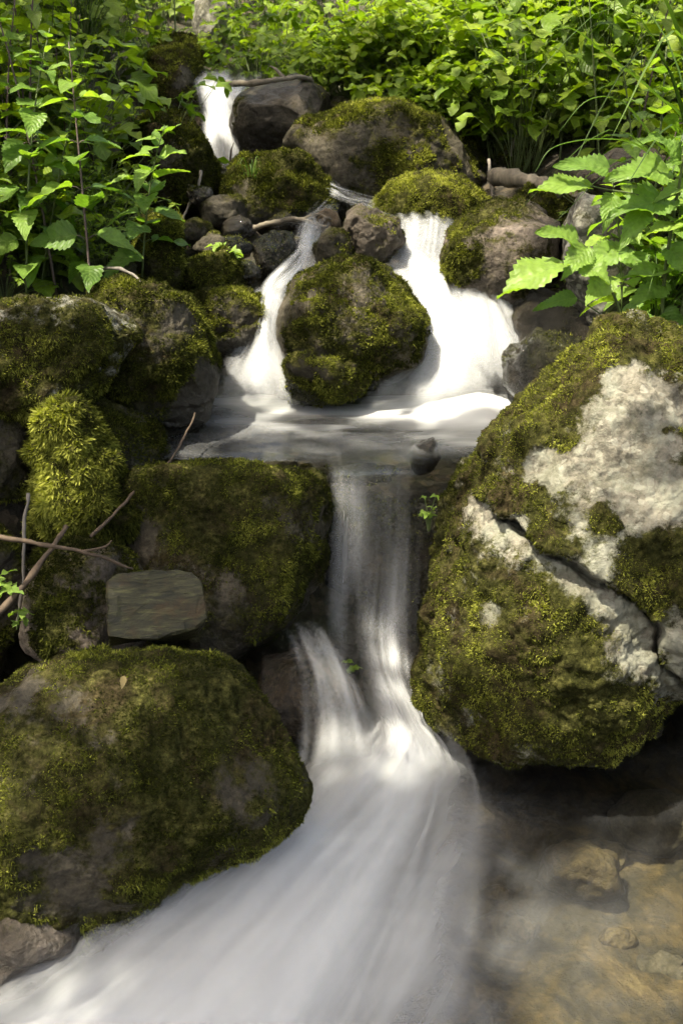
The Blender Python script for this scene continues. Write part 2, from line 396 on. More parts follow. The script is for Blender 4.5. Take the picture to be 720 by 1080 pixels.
    if crack is not None:
        cp = toplane(catmull(np.array(crack, float), 10))
        wp = plane + .012 * np.stack([fbm((W + off) * 12, 3), fbm((W + off + 31) * 12, 3)], -1)
        best = np.full(len(W), 9.0); side = np.zeros(len(W))
        for q0, q1 in zip(cp[:-1], cp[1:]):
            e = q1 - q0; tt = np.clip(((wp - q0) @ e) / (e @ e), 0, 1); dv = wp - q0 - tt[:, None] * e
            dd = np.hypot(dv[:, 0], dv[:, 1]); sg = np.sign(e[0] * dv[:, 1] - e[1] * dv[:, 0])
            m = dd < best; best = np.where(m, dd, best); side = np.where(m, sg, side)
        front = sstep(.1, -.3, (N @ nrm))
        below = side < 0
        wv = .60 + .70 * np.clip(.5 + fbm((W + off) * 4.3, 3), 0, 1.3)
        groove = np.where(below, sstep(.020, .002, best / wv) * .060 + sstep(.20, .0, best) * .045, sstep(.006, 0, best) * .06) * front
        W = W + groove[:, None] * nrm - N * 0
    N, fa = vnormals(W, Fa)
    if sub >= 6 and moss > 0:
        ms0 = moss + mossup + up * N[:, 2] + .50 * fbm((W + off) * 5.0, 4) + extra
        cu = fbm((W + off) * 34, 3); W = W + N * (sstep(.35, .7, ms0) * (.0045 + .0085 * cu) * min(1.3, Y / 2.4))[:, None]
        N, fa = vnormals(W, Fa)
    ms = moss + mossup + up * N[:, 2] + .50 * fbm((W + off) * 5.0, 4) + extra - np.maximum(groove - .018, 0) * 26
    wet = np.zeros(len(W))
    if wetz is not None: wet = sstep(wetz + wetr * 1.5, wetz + wetr * .3, W[:, 2] + .05 * fbm((W + off) * 7, 2))
    loc = np.array([C[0], C[1], W[:, 2].min()])
    me = new_mesh(name, W - loc, [Fa], {'moss': np.clip(ms, -1, 2), 'wet': wet})
    o = mk(name, me, M[mat], None, loc); tag(o, label, cat, group)
    # moss sprigs
    if blades:
        vis = unit(CAM - W); fv = np.clip((N * vis).sum(-1) + .35, .06, 1)
        w = np.clip(sstep(.42, .85, ms), 0, 1) * fv * (1 - .85 * wet)
        wf = w[Fa].mean(1) * fa
        if wf.sum() > 1e-4:
            blades = int(blades * 1.7)
            blades = int(blades * min(1, wf.sum() / (fa.sum() * .12)))
            fi = rg.choice(len(Fa), blades, p=wf / wf.sum())
            bc_ = rg.dirichlet([1, 1, 1], blades)
            p = (W[Fa[fi]] * bc_[:, :, None]).sum(1); nn = unit((N[Fa[fi]] * bc_[:, :, None]).sum(1))
            cl = fbm(p * 16 + off, 3)
            l = blen * rg.uniform(.55, 1.45, blades) * (1 + .7 * cl)
            d = unit(nn * .75 + rg.normal(size=(blades, 3)) * .55 + np.array([0, 0, -1]) * (hang + .25 * rg.random((blades, 1))))
            sd = unit(np.cross(d, rg.normal(size=(blades, 3))))
            wd = l * rg.uniform(.14, .26, blades)
            p = p - nn * .002
            V = np.stack([p - sd * wd[:, None], p + sd * wd[:, None], p + d * l[:, None]], 1).reshape(-1, 3)
            tint = np.clip(.36 + btint + .34 * cl + .42 * fbm(p * 4.2 + off, 3) + rg.normal(size=blades) * .18, 0, 1)
            tri = np.arange(blades * 3).reshape(-1, 3)
            mm = new_mesh('moss', V - loc, [tri], {'tint': np.repeat(tint, 3)}, smooth=False)
            mo = mk('moss', mm, M['moss'], o); mo['kind'] = 'stuff'
    ROCKS.append(o)
    return o

def slab(label, ol, Y, th, pitch, mat):
    ol = np.array(ol, float); C = P(*((ol.min(0) + ol.max(0)) / 2), Y); vd = unit(C - CAM); rx = unit(np.cross(vd, [0, 0, 1]))
    nrm = np.array(Matrix.Rotation(-math.radians(pitch), 3, Vector(rx)) @ Vector(vd))
    d = np.array([ray(*p) for p in ol]); f = CAM + d * (((C - CAM) @ nrm) / (d @ nrm))[:, None]
    bm = bmesh.new(); c0 = Vector(C + nrm * th)
    top = bm.faces.new([bm.verts.new(Vector(p) - c0) for p in f])
    r = bmesh.ops.extrude_face_region(bm, geom=[top]); vs = [v for v in r['geom'] if isinstance(v, bmesh.types.BMVert)]
    for k, v in enumerate(vs): v.co += Vector(nrm) * th * (1 + .25 * math.sin(k * 2.1)) + Vector((0, 0, -.012 * math.sin(k * 1.7)))
    bmesh.ops.recalc_face_normals(bm, faces=bm.faces)
    bmesh.ops.bevel(bm, geom=list(bm.edges), offset=.0022, segments=1, profile=.6, affect='EDGES')
    bmesh.ops.triangulate(bm, faces=[x for x in bm.faces if len(x.verts) > 4])
    for it in range(6): bmesh.ops.subdivide_edges(bm, edges=[e for e in bm.edges if e.calc_length() > .006], cuts=1)
    bmesh.ops.triangulate(bm, faces=[x for x in bm.faces if len(x.verts) > 3])
    bm.normal_update(); V = np.array([v.co[:] for v in bm.verts]); N = np.array([v.normal[:] for v in bm.verts])
    u = (V @ rx) * 9 + (V @ np.cross(rx, nrm)) * 38                                  # split along its grain
    h = .0022 * fbm(np.stack([u, V @ nrm * 30, V @ rx * 4], -1), 4) + .005 * fbm(V * 11, 3) + .0014 * fbm(V * 90, 3)
    V = V + N * h[:, None]; Fa = np.array([[v.index for v in f.verts] for f in bm.faces]); bm.free()
    me = new_mesh('stone_slab', V, [Fa], {'moss': .12 * fbm(V * 20, 3) - .1, 'wet': np.zeros(len(V))}, smooth=False)
    tag(mk('stone_slab', me, M[mat], None, c0), label, 'slab')
PB = 0.58   # level of the middle pool
rock('large sunlit boulder at the water with pale lichen top, mossy flank and a slanting crack',
     [(640, 352), (690, 362), (740, 372), (800, 420), (830, 520), (820, 640), (780, 730), (705, 737), (660, 790), (600, 808), (540, 810), (492, 785), (464, 752), (454, 700), (462, 640), (478, 560), (494, 505), (514, 465), (554, 420), (598, 384)],
     2.33, .40, 'pale', n=2.5, sub=8, moss=.60, up=.10, amp=.05, facets=7, cut=.86, blades=110000, blen=.0060, btint=.12, wetz=0.0, wetr=.10,
     patches=[(650, 480, 46, -.9), (690, 520, 56, -1.0), (620, 520, 36, -.85), (705, 440, 40, -.75), (650, 425, 20, -.6), (590, 505, 24, -.65), (560, 560, 12, -.5), (695, 590, 38, .8), (680, 466, 18, .6), (720, 400, 30, .3), (700, 500, 12, .5), (640, 545, 14, .4), (535, 640, 16, -.5), (570, 640, 12, -.5), (620, 590, 30, -.4), (655, 680, 40, -.3), (545, 460, 14, -.3), (720, 660, 40, -.5)],
     rough_hi=.036, crack=[(541, 546), (575, 574), (620, 598), (662, 622), (690, 650), (692, 690), (735, 715)], seed=5)
rock('big low boulder under the flat slab, covered in dark moss, running out of the frame',
     [(-170, 880), (-70, 795), (0, 746), (55, 716), (105, 702), (180, 700), (235, 710), (285, 732), (314, 772), (326, 815), (322, 850), (270, 885), (215, 925), (170, 955), (100, 995), (0, 1020), (-120, 1030), (-200, 930)],
     1.74, .33, 'rock', n=2.0, sub=8, moss=.62, up=.15, yaw=28, amp=.05, facets=3, blades=95000, blen=.0060, hang=.3, wetz=.0, wetr=.09, seed=21,
     patches=[(75, 735, 30, -.5), (45, 770, 22, -.5), (10, 700, 60, .3), (180, 880, 28, -.35), (275, 820, 26, -.4), (120, 925, 40, -.3)])
rock('small wet pinkish stone in the foreground where the foam meets the mossy boulder',
     [(-60, 1010), (-30, 958), (30, 926), (80, 934), (108, 955), (85, 1000), (30, 1050), (-40, 1060)], 1.50, .12, 'pink', moss=.02, up=.25, wetz=-.05, wetr=.25, blades=9000, blen=.007, sub=6, seed=33)
slab('flat olive wet slab lying on the big dark mossy boulder', [(113, 613), (124, 604), (146, 603), (187, 599), (203, 603), (213, 612), (217, 640), (218, 652), (207, 661), (180, 668), (168, 674), (136, 675), (113, 671), (115, 640)], 1.98, .045, 16, 'slab')
rock('blocky square-topped mossy boulder damming the middle pool beside the lower fall',
     [(136, 520), (160, 492), (210, 484), (280, 486), (330, 490), (347, 520), (342, 580), (325, 640), (290, 700), (200, 710), (150, 690), (138, 600)], 2.47, .21, 'rock', n=4, moss=.50, up=.25, amp=.05, facets=14, sub=7, blades=52000, blen=.0066, hang=.35, wetz=.10, wetr=.2, seed=50,
     patches=[(150, 570, 25, -.5), (175, 640, 25, -.5), (320, 640, 30, -.4)])
rock('dark ledge rock behind the thin curtain of the lower fall',
     [(325, 512), (350, 497), (440, 495), (480, 520), (475, 650), (440, 740), (350, 740), (318, 640)], 2.74, .13, 'wet', n=4, moss=.38, up=.2, blades=14000, blen=.0072, wetz=.4, wetr=.5, seed=61)
rock('rounded brown mossy stone just under the long thin twig, beside the flat slab',
     [(28, 620), (45, 577), (90, 563), (130, 577), (150, 602), (152, 680), (110, 705), (60, 705), (33, 680)], 2.2, .14, 'pink', moss=.26, up=.45, blades=16000, blen=.0072, hang=.4, seed=70, btint=-.12)
rock('upright hummock draped in bright hanging moss above the thin twig',
     [(30, 470), (40, 444), (75, 437), (108, 452), (133, 490), (140, 540), (120, 580), (70, 585), (40, 560)], 2.45, .15, 'rock', moss=.8, up=.2, blades=26000, blen=.014, hang=.7, seed=77, btint=.2, rough_hi=.05)
rock('dark mossy stone sloping to the edge of the middle pool behind the bright moss hummock',
     [(78, 470), (90, 427), (120, 419), (165, 450), (183, 482), (180, 510), (140, 535), (90, 530)], 2.72, .15, 'rock', moss=.55, up=.3, blades=14000, blen=.0072, seed=82, wetz=PB, wetr=.05, btint=-.1)
rock('flat-topped pale rock shelf below the nettles with a mossy overhanging front',
     [(-120, 352), (-60, 326), (40, 318), (110, 322), (145, 346), (152, 376), (140, 396), (80, 430), (0, 440), (-120, 435)], 2.75, .28, 'grey', n=3.4, moss=.48, up=-.14, facets=6, sub=7, blades=34000, blen=.0080, hang=.5, seed=90, patches=[(55, 380, 30, .2), (20, 415, 60, .3), (145, 380, 14, -.6)])
rock('rounded boulder with dark moss and a bare wet nose beside the pale shelf rock',
     [(92, 312), (130, 295), (190, 306), (215, 346), (227, 400), (214, 440), (170, 455), (110, 445), (88, 380)], 2.95, .22, 'rock', moss=.5, up=.25, facets=7, sub=7, blades=32000, blen=.0080, hang=.3, wetz=PB, wetr=.12, seed=97, patches=[(215, 400, 22, -.7), (205, 425, 25, -.6)], btint=-.05)
rock('nearly black mossy stone tucked beneath the pale shelf rock', [(-70, 440), (0, 428), (40, 437), (46, 490), (20, 525), (-70, 525)], 2.6, .16, 'rock', moss=.5, up=.2, blades=7000, blen=.0080, btint=-.2, seed=104)
rock('dark shadowed stone at the frame edge behind the crossing twigs', [(-70, 560), (-10, 540), (22, 560), (26, 640), (0, 720), (-70, 720)], 2.3, .14, 'wet', moss=.3, up=.4, blades=5000, blen=.0080, btint=-.2, seed=111)
rock('low dark stone between the rounded boulder and the small side fall', [(197, 322), (215, 299), (250, 298), (278, 315), (282, 352), (265, 380), (220, 390), (200, 365)], 3.35, .16, 'rock', moss=.28, up=.4, blades=9000, blen=.0080, wetz=.68, wetr=.1, seed=118)
rock('upright mossy stone standing at the foot of the nettle bank', [(147, 240), (165, 222), (187, 228), (193, 270), (189, 315), (160, 320), (146, 290)], 3.4, .12, 'rock', moss=.4, up=.3, blades=9000, blen=.0085, seed=125, btint=-.05)
rock('small cushion-mossed stone carrying a seedling above the side fall', [(190, 288), (205, 271), (240, 265), (258, 280), (255, 305), (200, 310)], 3.45, .10, 'rock', moss=.7, up=.2, blades=7000, blen=.0092, seed=132, btint=.1)
rock('round mossy boulder in mid stream splitting the two falls',
     [(299, 322), (315, 291), (350, 279), (400, 281), (430, 300), (445, 340), (442, 378), (412, 402), (350, 408), (306, 395), (295, 360)], 3.3, .26, 'rock', n=2.5, moss=.22, up=.25, facets=5, sub=7, blades=36000, blen=.0085, hang=.4, wetz=PB, wetr=.10, seed=139, btint=-.1)
rock('low mossy stone in the pool against the mid-stream boulder', [(297, 385), (330, 368), (370, 370), (384, 390), (376, 416), (340, 428), (300, 420)], 3.1, .12, 'rock', moss=.5, up=.3, blades=11000, blen=.0080, hang=.2, wetz=PB, wetr=.06, seed=146)
rock('angular brown stone at the lip of the bright fall', [(365, 235), (372, 216), (392, 222), (415, 238), (423, 256), (405, 277), (380, 283), (365, 267)], 3.55, .12, 'pink', moss=.12, up=.4, blades=4500, blen=.0072, facets=11, cut=.75, seed=153, wetz=.85, wetr=.1)
rock('small round stone beside the trickle above the mid-stream boulder', [(333, 262), (345, 247), (362, 248), (371, 263), (366, 282), (340, 286)], 3.5, .09, 'rock', moss=.32, up=.3, blades=2500, blen=.0072, seed=160)
rock('wet glistening brown block above the side fall', [(266, 266), (285, 250), (310, 249), (319, 270), (312, 302), (280, 308)], 3.6, .11, 'wet', moss=.12, up=.4, blades=2500, blen=.0072, facets=11, cut=.75, seed=167, wetz=.9, wetr=.3)
rock('mossy boulder directly below the topmost fall', [(218, 212), (240, 176), (280, 163), (315, 166), (345, 195), (363, 226), (350, 250), (290, 258), (226, 255)], 4.2, .26, 'rock', moss=.36, up=.45, sub=6, blades=20000, blen=.0092, seed=174)
rock('big dark bare boulder beside the topmost fall with a stick on it', [(246, 106), (265, 86), (310, 83), (340, 93), (353, 116), (346, 152), (300, 170), (258, 165), (248, 140)], 4.9, .36, 'wet', moss=-.05, up=.35, sub=6, blades=7000, blen=.010, seed=181, facets=8)
rock('broad humped moss-topped boulder, largest of the rocks at the head of the stream',
     [(296, 148), (320, 126), (370, 113), (420, 111), (470, 126), (505, 156), (517, 192), (512, 230), (440, 240), (370, 232), (318, 200)], 4.5, .42, 'rock', n=2.6, moss=.30, up=.30, sub=7, amp=.10, facets=8, blades=38000, blen=.010, seed=188, btint=.12, patches=[(350, 175, 30, -.35), (470, 185, 30, -.3), (470, 140, 22, -.3)])
rock('low smooth dome of vivid green moss in front of the broad humped boulder', [(392, 224), (415, 193), (450, 183), (485, 189), (516, 213), (520, 240), (460, 255), (398, 250)], 3.9, .2, 'rock', moss=.85, up=.2, sub=6, facets=2, amp=.03, blades=26000, blen=.0080, seed=195, btint=.22, rough_hi=.01)
rock('pinkish brown boulder sprinkled with grit beside the bright fall', [(465, 272), (478, 240), (510, 218), (560, 215), (585, 240), (587, 290), (560, 325), (510, 330), (473, 302)], 3.45, .23, 'pink', moss=.16, up=.25, sub=7, amp=.04, facets=5, blades=14000, blen=.0072, seed=202, patches=[(490, 280, 24, .5), (485, 240, 16, .4)])
rock('mossy rock bank hidden behind the nettles and close by the topmost fall', [(126, 168), (155, 126), (190, 119), (218, 150), (228, 192), (207, 232), (145, 240)], 4.3, .3, 'rock', moss=.5, up=.3, sub=6, blades=20000, blen=.010, seed=209, btint=-.05)
rock('dark mossy outcrop at the head of the topmost fall', [(150, 100), (165, 45), (195, 35), (214, 70), (214, 110), (205, 150), (160, 150)], 5.3, .35, 'rock', moss=.45, up=.3, blades=12000, blen=.011, seed=216, btint=-.05)
rock('tall grey weathered rock standing in the undergrowth above the topmost fall', [(206, 66), (205, 20), (214, -12), (236, -14), (240, 30), (230, 75)], 6.3, .2, 'grey', n=3.5, moss=.0, up=.2, blades=1500, blen=.010, seed=223)
rock('mossy stone in the shade under the leafy bush', [(518, 178), (530, 151), (560, 149), (582, 166), (578, 200), (540, 210)], 4.6, .2, 'rock', moss=.35, up=.4, blades=7000, blen=.0092, seed=230, btint=-.1)
rock('green mossy stone in front of the old log', [(538, 220), (560, 196), (590, 201), (612, 226), (602, 258), (556, 258)], 3.75, .14, 'rock', moss=.4, up=.35, blades=7000, blen=.0085, seed=237)
rock('pale pinkish pointed stone among the herbs behind the broad humped boulder', [(352, 98), (363, 82), (385, 88), (396, 108), (372, 118)], 5.5, .15, 'pale', moss=-.4, up=.1, blades=0, sub=5, facets=10, cut=.72, seed=244)
rock('mossy low stone half sunk in herbs behind the broad humped boulder', [(392, 114), (410, 100), (440, 102), (452, 118), (420, 128)], 5.4, .15, 'grey', moss=.25, up=.3, blades=3000, blen=.010, sub=5, seed=251)
rock('pale grey rock behind the big sunlit nettle leaves', [(585, 240), (610, 208), (650, 212), (672, 262), (662, 340), (620, 360), (600, 310)], 3.2, .18, 'grey', moss=-.1, up=.2, blades=3000, blen=.0080, sub=6, facets=11, cut=.75, seed=258)
rock('pinkish grey flat rock among the grass blades of the nettle bank', [(600, 190), (640, 158), (690, 160), (730, 180), (700, 205), (640, 212)], 3.7, .2, 'pink', moss=-.3, up=.15, blades=1500, blen=.0080, sub=6, seed=265)
rock('dark wet rock in the hollow beside the bright fall', [(528, 325), (560, 302), (612, 310), (645, 352), (605, 400), (540, 385)], 3.25, .15, 'wet', moss=-.1, up=.3, blades=3000, blen=.0072, seed=272, wetz=1.0, wetr=.2)
rock('shiny brown wet ledge at the foot of the bright fall', [(520, 372), (560, 350), (610, 362), (650, 388), (605, 430), (540, 425)], 2.98, .14, 'wet', moss=.08, up=.3, blades=4000, blen=.0072, seed=279, wetz=.75, wetr=.2)
rock('small dark wedge of stone poking out of the middle pool', [(430, 482), (441, 459), (455, 460), (466, 482), (455, 500), (436, 500)], 2.76, .06, 'wet', moss=-.3, up=.2, blades=0, sub=5, facets=8, cut=.75, seed=286, wetz=.6, wetr=.1, name='stone', cat='stone')
rock('smooth brown stone washed over by the side branch of the lower fall', [(268, 694), (318, 680), (350, 692), (384, 740), (352, 800), (285, 770)], 2.24, .10, 'brown', moss=-.1, up=.1, blades=1200, blen=.0066, seed=293, wetz=.3, wetr=.2, sub=6)
rock('small sharp brown stone standing in the base of the lower fall', [(345, 748), (362, 737), (386, 762), (392, 800), (360, 810)], 2.2, .06, 'brown', moss=-.3, up=.1, blades=0, sub=5, seed=300, wetz=.1, wetr=.3, name='stone', cat='stone')
# stones between the topmost boulder and the side fall
small = [(212, 205, 14, 3.9, 'black pebble-sized stone at the foot of the hanging roots', 'wet'), (232, 222, 20, 3.9, 'grey rounded stone below the dripping roots', 'rock'), (252, 240, 15, 3.85, 'grey brown stone under the forked dead stick', 'wet'),
         (205, 246, 18, 3.75, 'small mossy stone wedged behind the upright mossy stone', 'rock'), (226, 262, 16, 3.6, 'dark stone touching the seedling cushion', 'rock'), (252, 262, 15, 3.6, 'wet brown stone against the glistening block', 'wet'),
         (345, 232, 13, 3.8, 'brown stone in the trickle beside the forked dead stick', 'brown'), (262, 290, 14, 3.45, 'wet stone at the brink of the side fall', 'wet'), (300, 236, 16, 3.95, 'dark stone under the middle of the dead stick', 'wet')]
for (x, y, r, yy, lab, mt) in small:
    a = np.linspace(0, 2 * PI, 9)[:-1]; rr = r * rng.uniform(.8, 1.25, 8)
    rock(lab, np.stack([x + rr * 1.2 * np.cos(a), y + rr * .85 * np.sin(a)], -1), yy, r * .0034, mt, moss=.12 if mt != 'brown' else -.3, up=.35, blades=1500, blen=.0072, sub=5, name='stone', cat='stone', wetz=.9 if mt == 'wet' else None, wetr=.3)
# bed stones under the clear corner of the lower pool
bed = [(700, 868, 46, 'broad pinkish bed stone breaking the surface under the sunlit boulder', 'pink'), (610, 915, 40, 'orange brown bed stone in the clear water', 'brown')]
for (x, y, r, lab, mt) in bed:
    c = Q(x, y, -.09)
    a = np.linspace(0, 2 * PI, 9)[:-1]; rr = r * rng.uniform(.85, 1.2, 8)
    rock(lab, np.stack([x + rr * 1.3 * np.cos(a), y + rr * .8 * np.sin(a)], -1), c[1] + .03, .09, mt, moss=-.6, up=0, blades=0, sub=5, name='bed_stone', cat='stone')
for k in range(9):
    x = rng.uniform(510, 740); y = rng.uniform(850, 1085); r = rng.uniform(9, 30)
    c = Q(x, y, -.17)
    a = np.linspace(0, 2 * PI, 9)[:-1]; rr = r * rng.uniform(.8, 1.25, 8)
    rock('blurred brown cobble lying on the bed of the clear foreground water', np.stack([x + rr * 1.3 * np.cos(a), y + rr * .75 * np.sin(a)], -1), c[1], r * .0011, ['brown', 'brown', 'pink'][k % 3], moss=-.6, up=0, blades=0, sub=4,
         name='bed_stone', cat='stone', group='cobbles on the bed of the foreground pool')
# rubble: stones on the soil in the gaps
def rubble():
    kinds = []
    for k in range(5):
        D, Fa = ico(4); rg = np.random.default_rng(500 + k)
        V = D.copy()
        for f in range(9):
            fn = unit(rg.normal(size=3)); ov = np.maximum(V @ fn - rg.uniform(.6, .85), 0); V -= ov[:, None] * fn * .9
        V = V * (1 + .12 * fbm(D * 1.7 + k * 9, 3))[:, None] * [1, rg.uniform(.7, .95), rg.uniform(.5, .8)]
        N, _ = vnormals(V, Fa)
        ms = .05 + .5 * N[:, 2] + .5 * fbm(D * 2 + k, 3)
        kinds.append(new_mesh('stone', V * .05, [Fa], {'moss': ms, 'wet': np.zeros(len(V))}))
    n = 0
    for tries in range(4000):
        if n >= 60: break
        y = rng.uniform(2.2, 5.4); x = bed_x(y) + rng.uniform(-1.0, 1.0)
        z = float(ground_z(np.array([x]), np.array([y]))[0])
        px, py = proj((x, y, z))
        if not (0 < px < 720 and 90 < py < 700): continue
        me = kinds[n % 5]
        o = bpy.data.objects.new('stone', me); COL.objects.link(o)
        if len(me.materials) == 0: me.materials.append(M[['rock', 'wet', 'rock', 'pink', 'wet'][n % 5]])
        o.location = (x, y, z + .01); o.rotation_euler = (rng.uniform(-.4, .4), rng.uniform(-.4, .4), rng.uniform(0, 6.3)); s = rng.uniform(.5, 1.5); o.scale = (s, s, s)
        tag(o, 'little dark stone lying on the soil in a gap between boulders', 'stone', 'loose stones in the gaps between the boulders'); n += 1
rubble()

# ---------------------------------------------------------------- water
def water_obj(name, V, faces, foam, body, uv, mat, label, cat):
    o = mk(name, new_mesh(name, V, faces, {'foam': np.clip(foam, 0, 1), 'body': np.clip(body, 0, 1)}, uv), mat)
    return tag(o, label, cat, kind='structure')
def grid_water(name, x0, x1, y0, y1, st, z, mask, foamf, heightf, flow, label, cat='water', bodyf=lambda x, y: np.ones(len(x))):
    xs = np.arange(x0, x1, st); ys = np.arange(y0, y1, st); X, Y = np.meshgrid(xs, ys); X = X.ravel(); Y = Y.ravel()
    i = np.arange(len(X)).reshape(len(ys), len(xs)); q = np.stack([i[:-1, :-1], i[:-1, 1:], i[1:, 1:], i[1:, :-1]], -1).reshape(-1, 4)
    keep = mask(X[q].mean(1), Y[q].mean(1)); q = q[keep]
    V = np.stack([X, Y, z + heightf(X, Y)], -1)
    used = np.unique(q); rm = np.full(len(X), -1); rm[used] = np.arange(len(used)); q = rm[q]; V = V[used]
    return water_obj(name, V, [q], foamf(V[:, 0], V[:, 1]), bodyf(V[:, 0], V[:, 1]), flow(V[:, 0], V[:, 1]), M['water'], label, cat)
def polyflow(pts, widths):
    """returns f(x,y)->(signed lateral/width, arclength 0..1, dist m)"""
    pts = np.array(pts); w = np.array(widths); dn = catmull(np.column_stack([pts, w]), 14)
    c = dn[:, :2]; ww = dn[:, 2]; T = unit(np.gradient(c, axis=0)); s = np.concatenate([[0], np.cumsum(np.linalg.norm(np.diff(c, axis=0), axis=1))])
    def f(x, y):
        p = np.stack([x, y], -1); k = np.zeros(len(p), int); best = np.full(len(p), 1e9)
        for j in range(len(c)):
            d = ((p - c[j]) ** 2).sum(-1) / (.3 + ww[j]) ** 2; m = d < best; k[m] = j; best = np.where(m, d, best)
        dv = p - c[k]; lat = dv[:, 0] * -T[k, 1] + dv[:, 1] * T[k, 0]; al = (dv * T[k]).sum(-1)
        return lat / ww[k], s[k] + al, s[-1]
    return f
def xyz(x, y): return np.stack([x, y, np.zeros_like(x)], -1)
# lower pool with the foaming plume
plc = [Q(425, 775, 0)[:2], Q(415, 815, 0)[:2], Q(370, 880, 0)[:2], Q(300, 955, 0)[:2], Q(215, 1035, 0)[:2], Q(120, 1110, 0)[:2], Q(20, 1200, 0)[:2]]
plf = polyflow(plc, [.09, .14, .27, .36, .40, .44, .5])
def plf(x, y, _c=catmull(np.column_stack([np.array(plc), [.09, .14, .27, .36, .40, .44, .5]]), 14)):
    r = np.full(len(x), 1e9)                                # distance from the current's axis over its width, and the way along it
    for cx, cy, w in _c: r = np.minimum(r, np.hypot(x - cx, y - cy) / w)
    d = unit(_c[-1, :2] - _c[0, :2]); s_ = (x - _c[0, 0]) * d[0] + (y - _c[0, 1]) * d[1]
    return r, s_, 1.0
PLD = unit(np.array(plc[-1]) - np.array(plc[0]))
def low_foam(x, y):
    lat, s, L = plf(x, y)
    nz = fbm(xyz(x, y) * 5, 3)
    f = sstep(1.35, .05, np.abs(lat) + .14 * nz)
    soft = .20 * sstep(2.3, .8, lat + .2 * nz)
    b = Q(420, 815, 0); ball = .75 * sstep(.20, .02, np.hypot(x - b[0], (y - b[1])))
    return np.clip(np.maximum(f * (.50 + .30 * fbm(xyz(x, y) * 2.2 + 5, 2)) + .16 * sstep(.5, 1.1, s) * f, ball) + .16 * sstep(.35, .95, s) * f + soft * .30 + .015 + .02 * fbm(xyz(x, y) * [3, 7, 1] + 9, 2), 0, .95)  # foam thickened down the current, standing in for sunlight on the plume
def low_h(x, y):
    lat, s, L = plf(x, y)
    b = Q(420, 810, 0)
    m = np.exp(-(lat / .8) ** 2)
    return .018 * m * sstep(-.1, .15, s) * sstep(1.3, .3, s) + .025 * np.exp(-(((x - b[0]) / .13) ** 2 + ((y - b[1]) / .12) ** 2)) + .007 * fbm(xyz(x, y) * 3.2, 2) * (.35 + m) + .004 * fbm(xyz(x, y) * [6, 18, 1], 2)
def low_uv(x, y):
    return np.stack([(x * -PLD[1] + y * PLD[0]) * .7, x * PLD[0] + y * PLD[1]], -1)
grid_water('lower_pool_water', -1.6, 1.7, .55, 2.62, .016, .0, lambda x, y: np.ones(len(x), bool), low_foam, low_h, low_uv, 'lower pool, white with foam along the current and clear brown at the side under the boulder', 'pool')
# middle pool
mid_foot = Q(505, 432, PB); mid_l = Q(278, 428, PB)
mpf = polyflow([Q(560, 425, PB)[:2], Q(480, 440, PB)[:2], Q(425, 465, PB)[:2], Q(395, 490, PB)[:2]], [.25, .22, .18, .14])
def mid_foam(x, y):
    d = np.hypot((x - mid_foot[0]) / 1.0, (y - mid_foot[1]) / .75)
    d2 = np.hypot(x - mid_l[0], (y - mid_l[1]) * 1.0)
    nz = fbm(xyz(x, y) * [3, 9, 1], 3)
    st = .30 * sstep(.05, .35, fbm(xyz(x, y) * [2.2, 9, 1] + 3, 2))
    return .95 * sstep(.40, .07, d + .05 * nz) + .38 * sstep(.26, .03, d2 + .03 * nz) + .07 + .30 * sstep(.75, .20, d) + .12 * fbm(xyz(x, y) * [2, 8, 1] + 20, 2) + st * sstep(.9, .3, d)
mid_poly = [(215, 405), (600, 395), (600, 440), (520, 465), (490, 502), (338, 502), (330, 486), (160, 486), (150, 470), (195, 440)]
mpp = np.array([Q(a, b, PB)[:2] for a, b in mid_poly])
def in_poly(x, y, pp):
    r = np.zeros(len(x), bool)
    for (x0, y0), (x1, y1) in zip(pp, np.roll(pp, -1, 0)):
        r ^= ((y0 > y) != (y1 > y)) & (x < (x1 - x0) * (y - y0) / (y1 - y0 + 1e-12) + x0)
    return r
lipY = Q(395, 497, PB)[1]
def lipf(x, y): return sstep(lipY + .20, lipY + .03, y + .05 * np.sin(x * 15 + .6) + .016 * np.sin(x * 47)) * sstep(-.14, -.04, x)
def mid_h(x, y):
    d = np.hypot(x - mid_foot[0], y - mid_foot[1])
    return .05 * np.exp(-(d / .14) ** 2) + .006 * fbm(xyz(x, y) * [5, 14, 1], 3) - .012 * lipf(x, y)
grid_water('middle_pool_water', -.8, .9, 2.4, 3.45, .014, PB, lambda x, y: in_poly(x, y, mpp), lambda x, y: mid_foam(x, y) * (1 - lipf(x, y)), mid_h, lambda x, y: np.stack([y * .5, x * .9], -1), bodyf=lambda x, y: 1 - lipf(x, y), label='small still pool between the falls, milky under the bright fall', cat='pool')

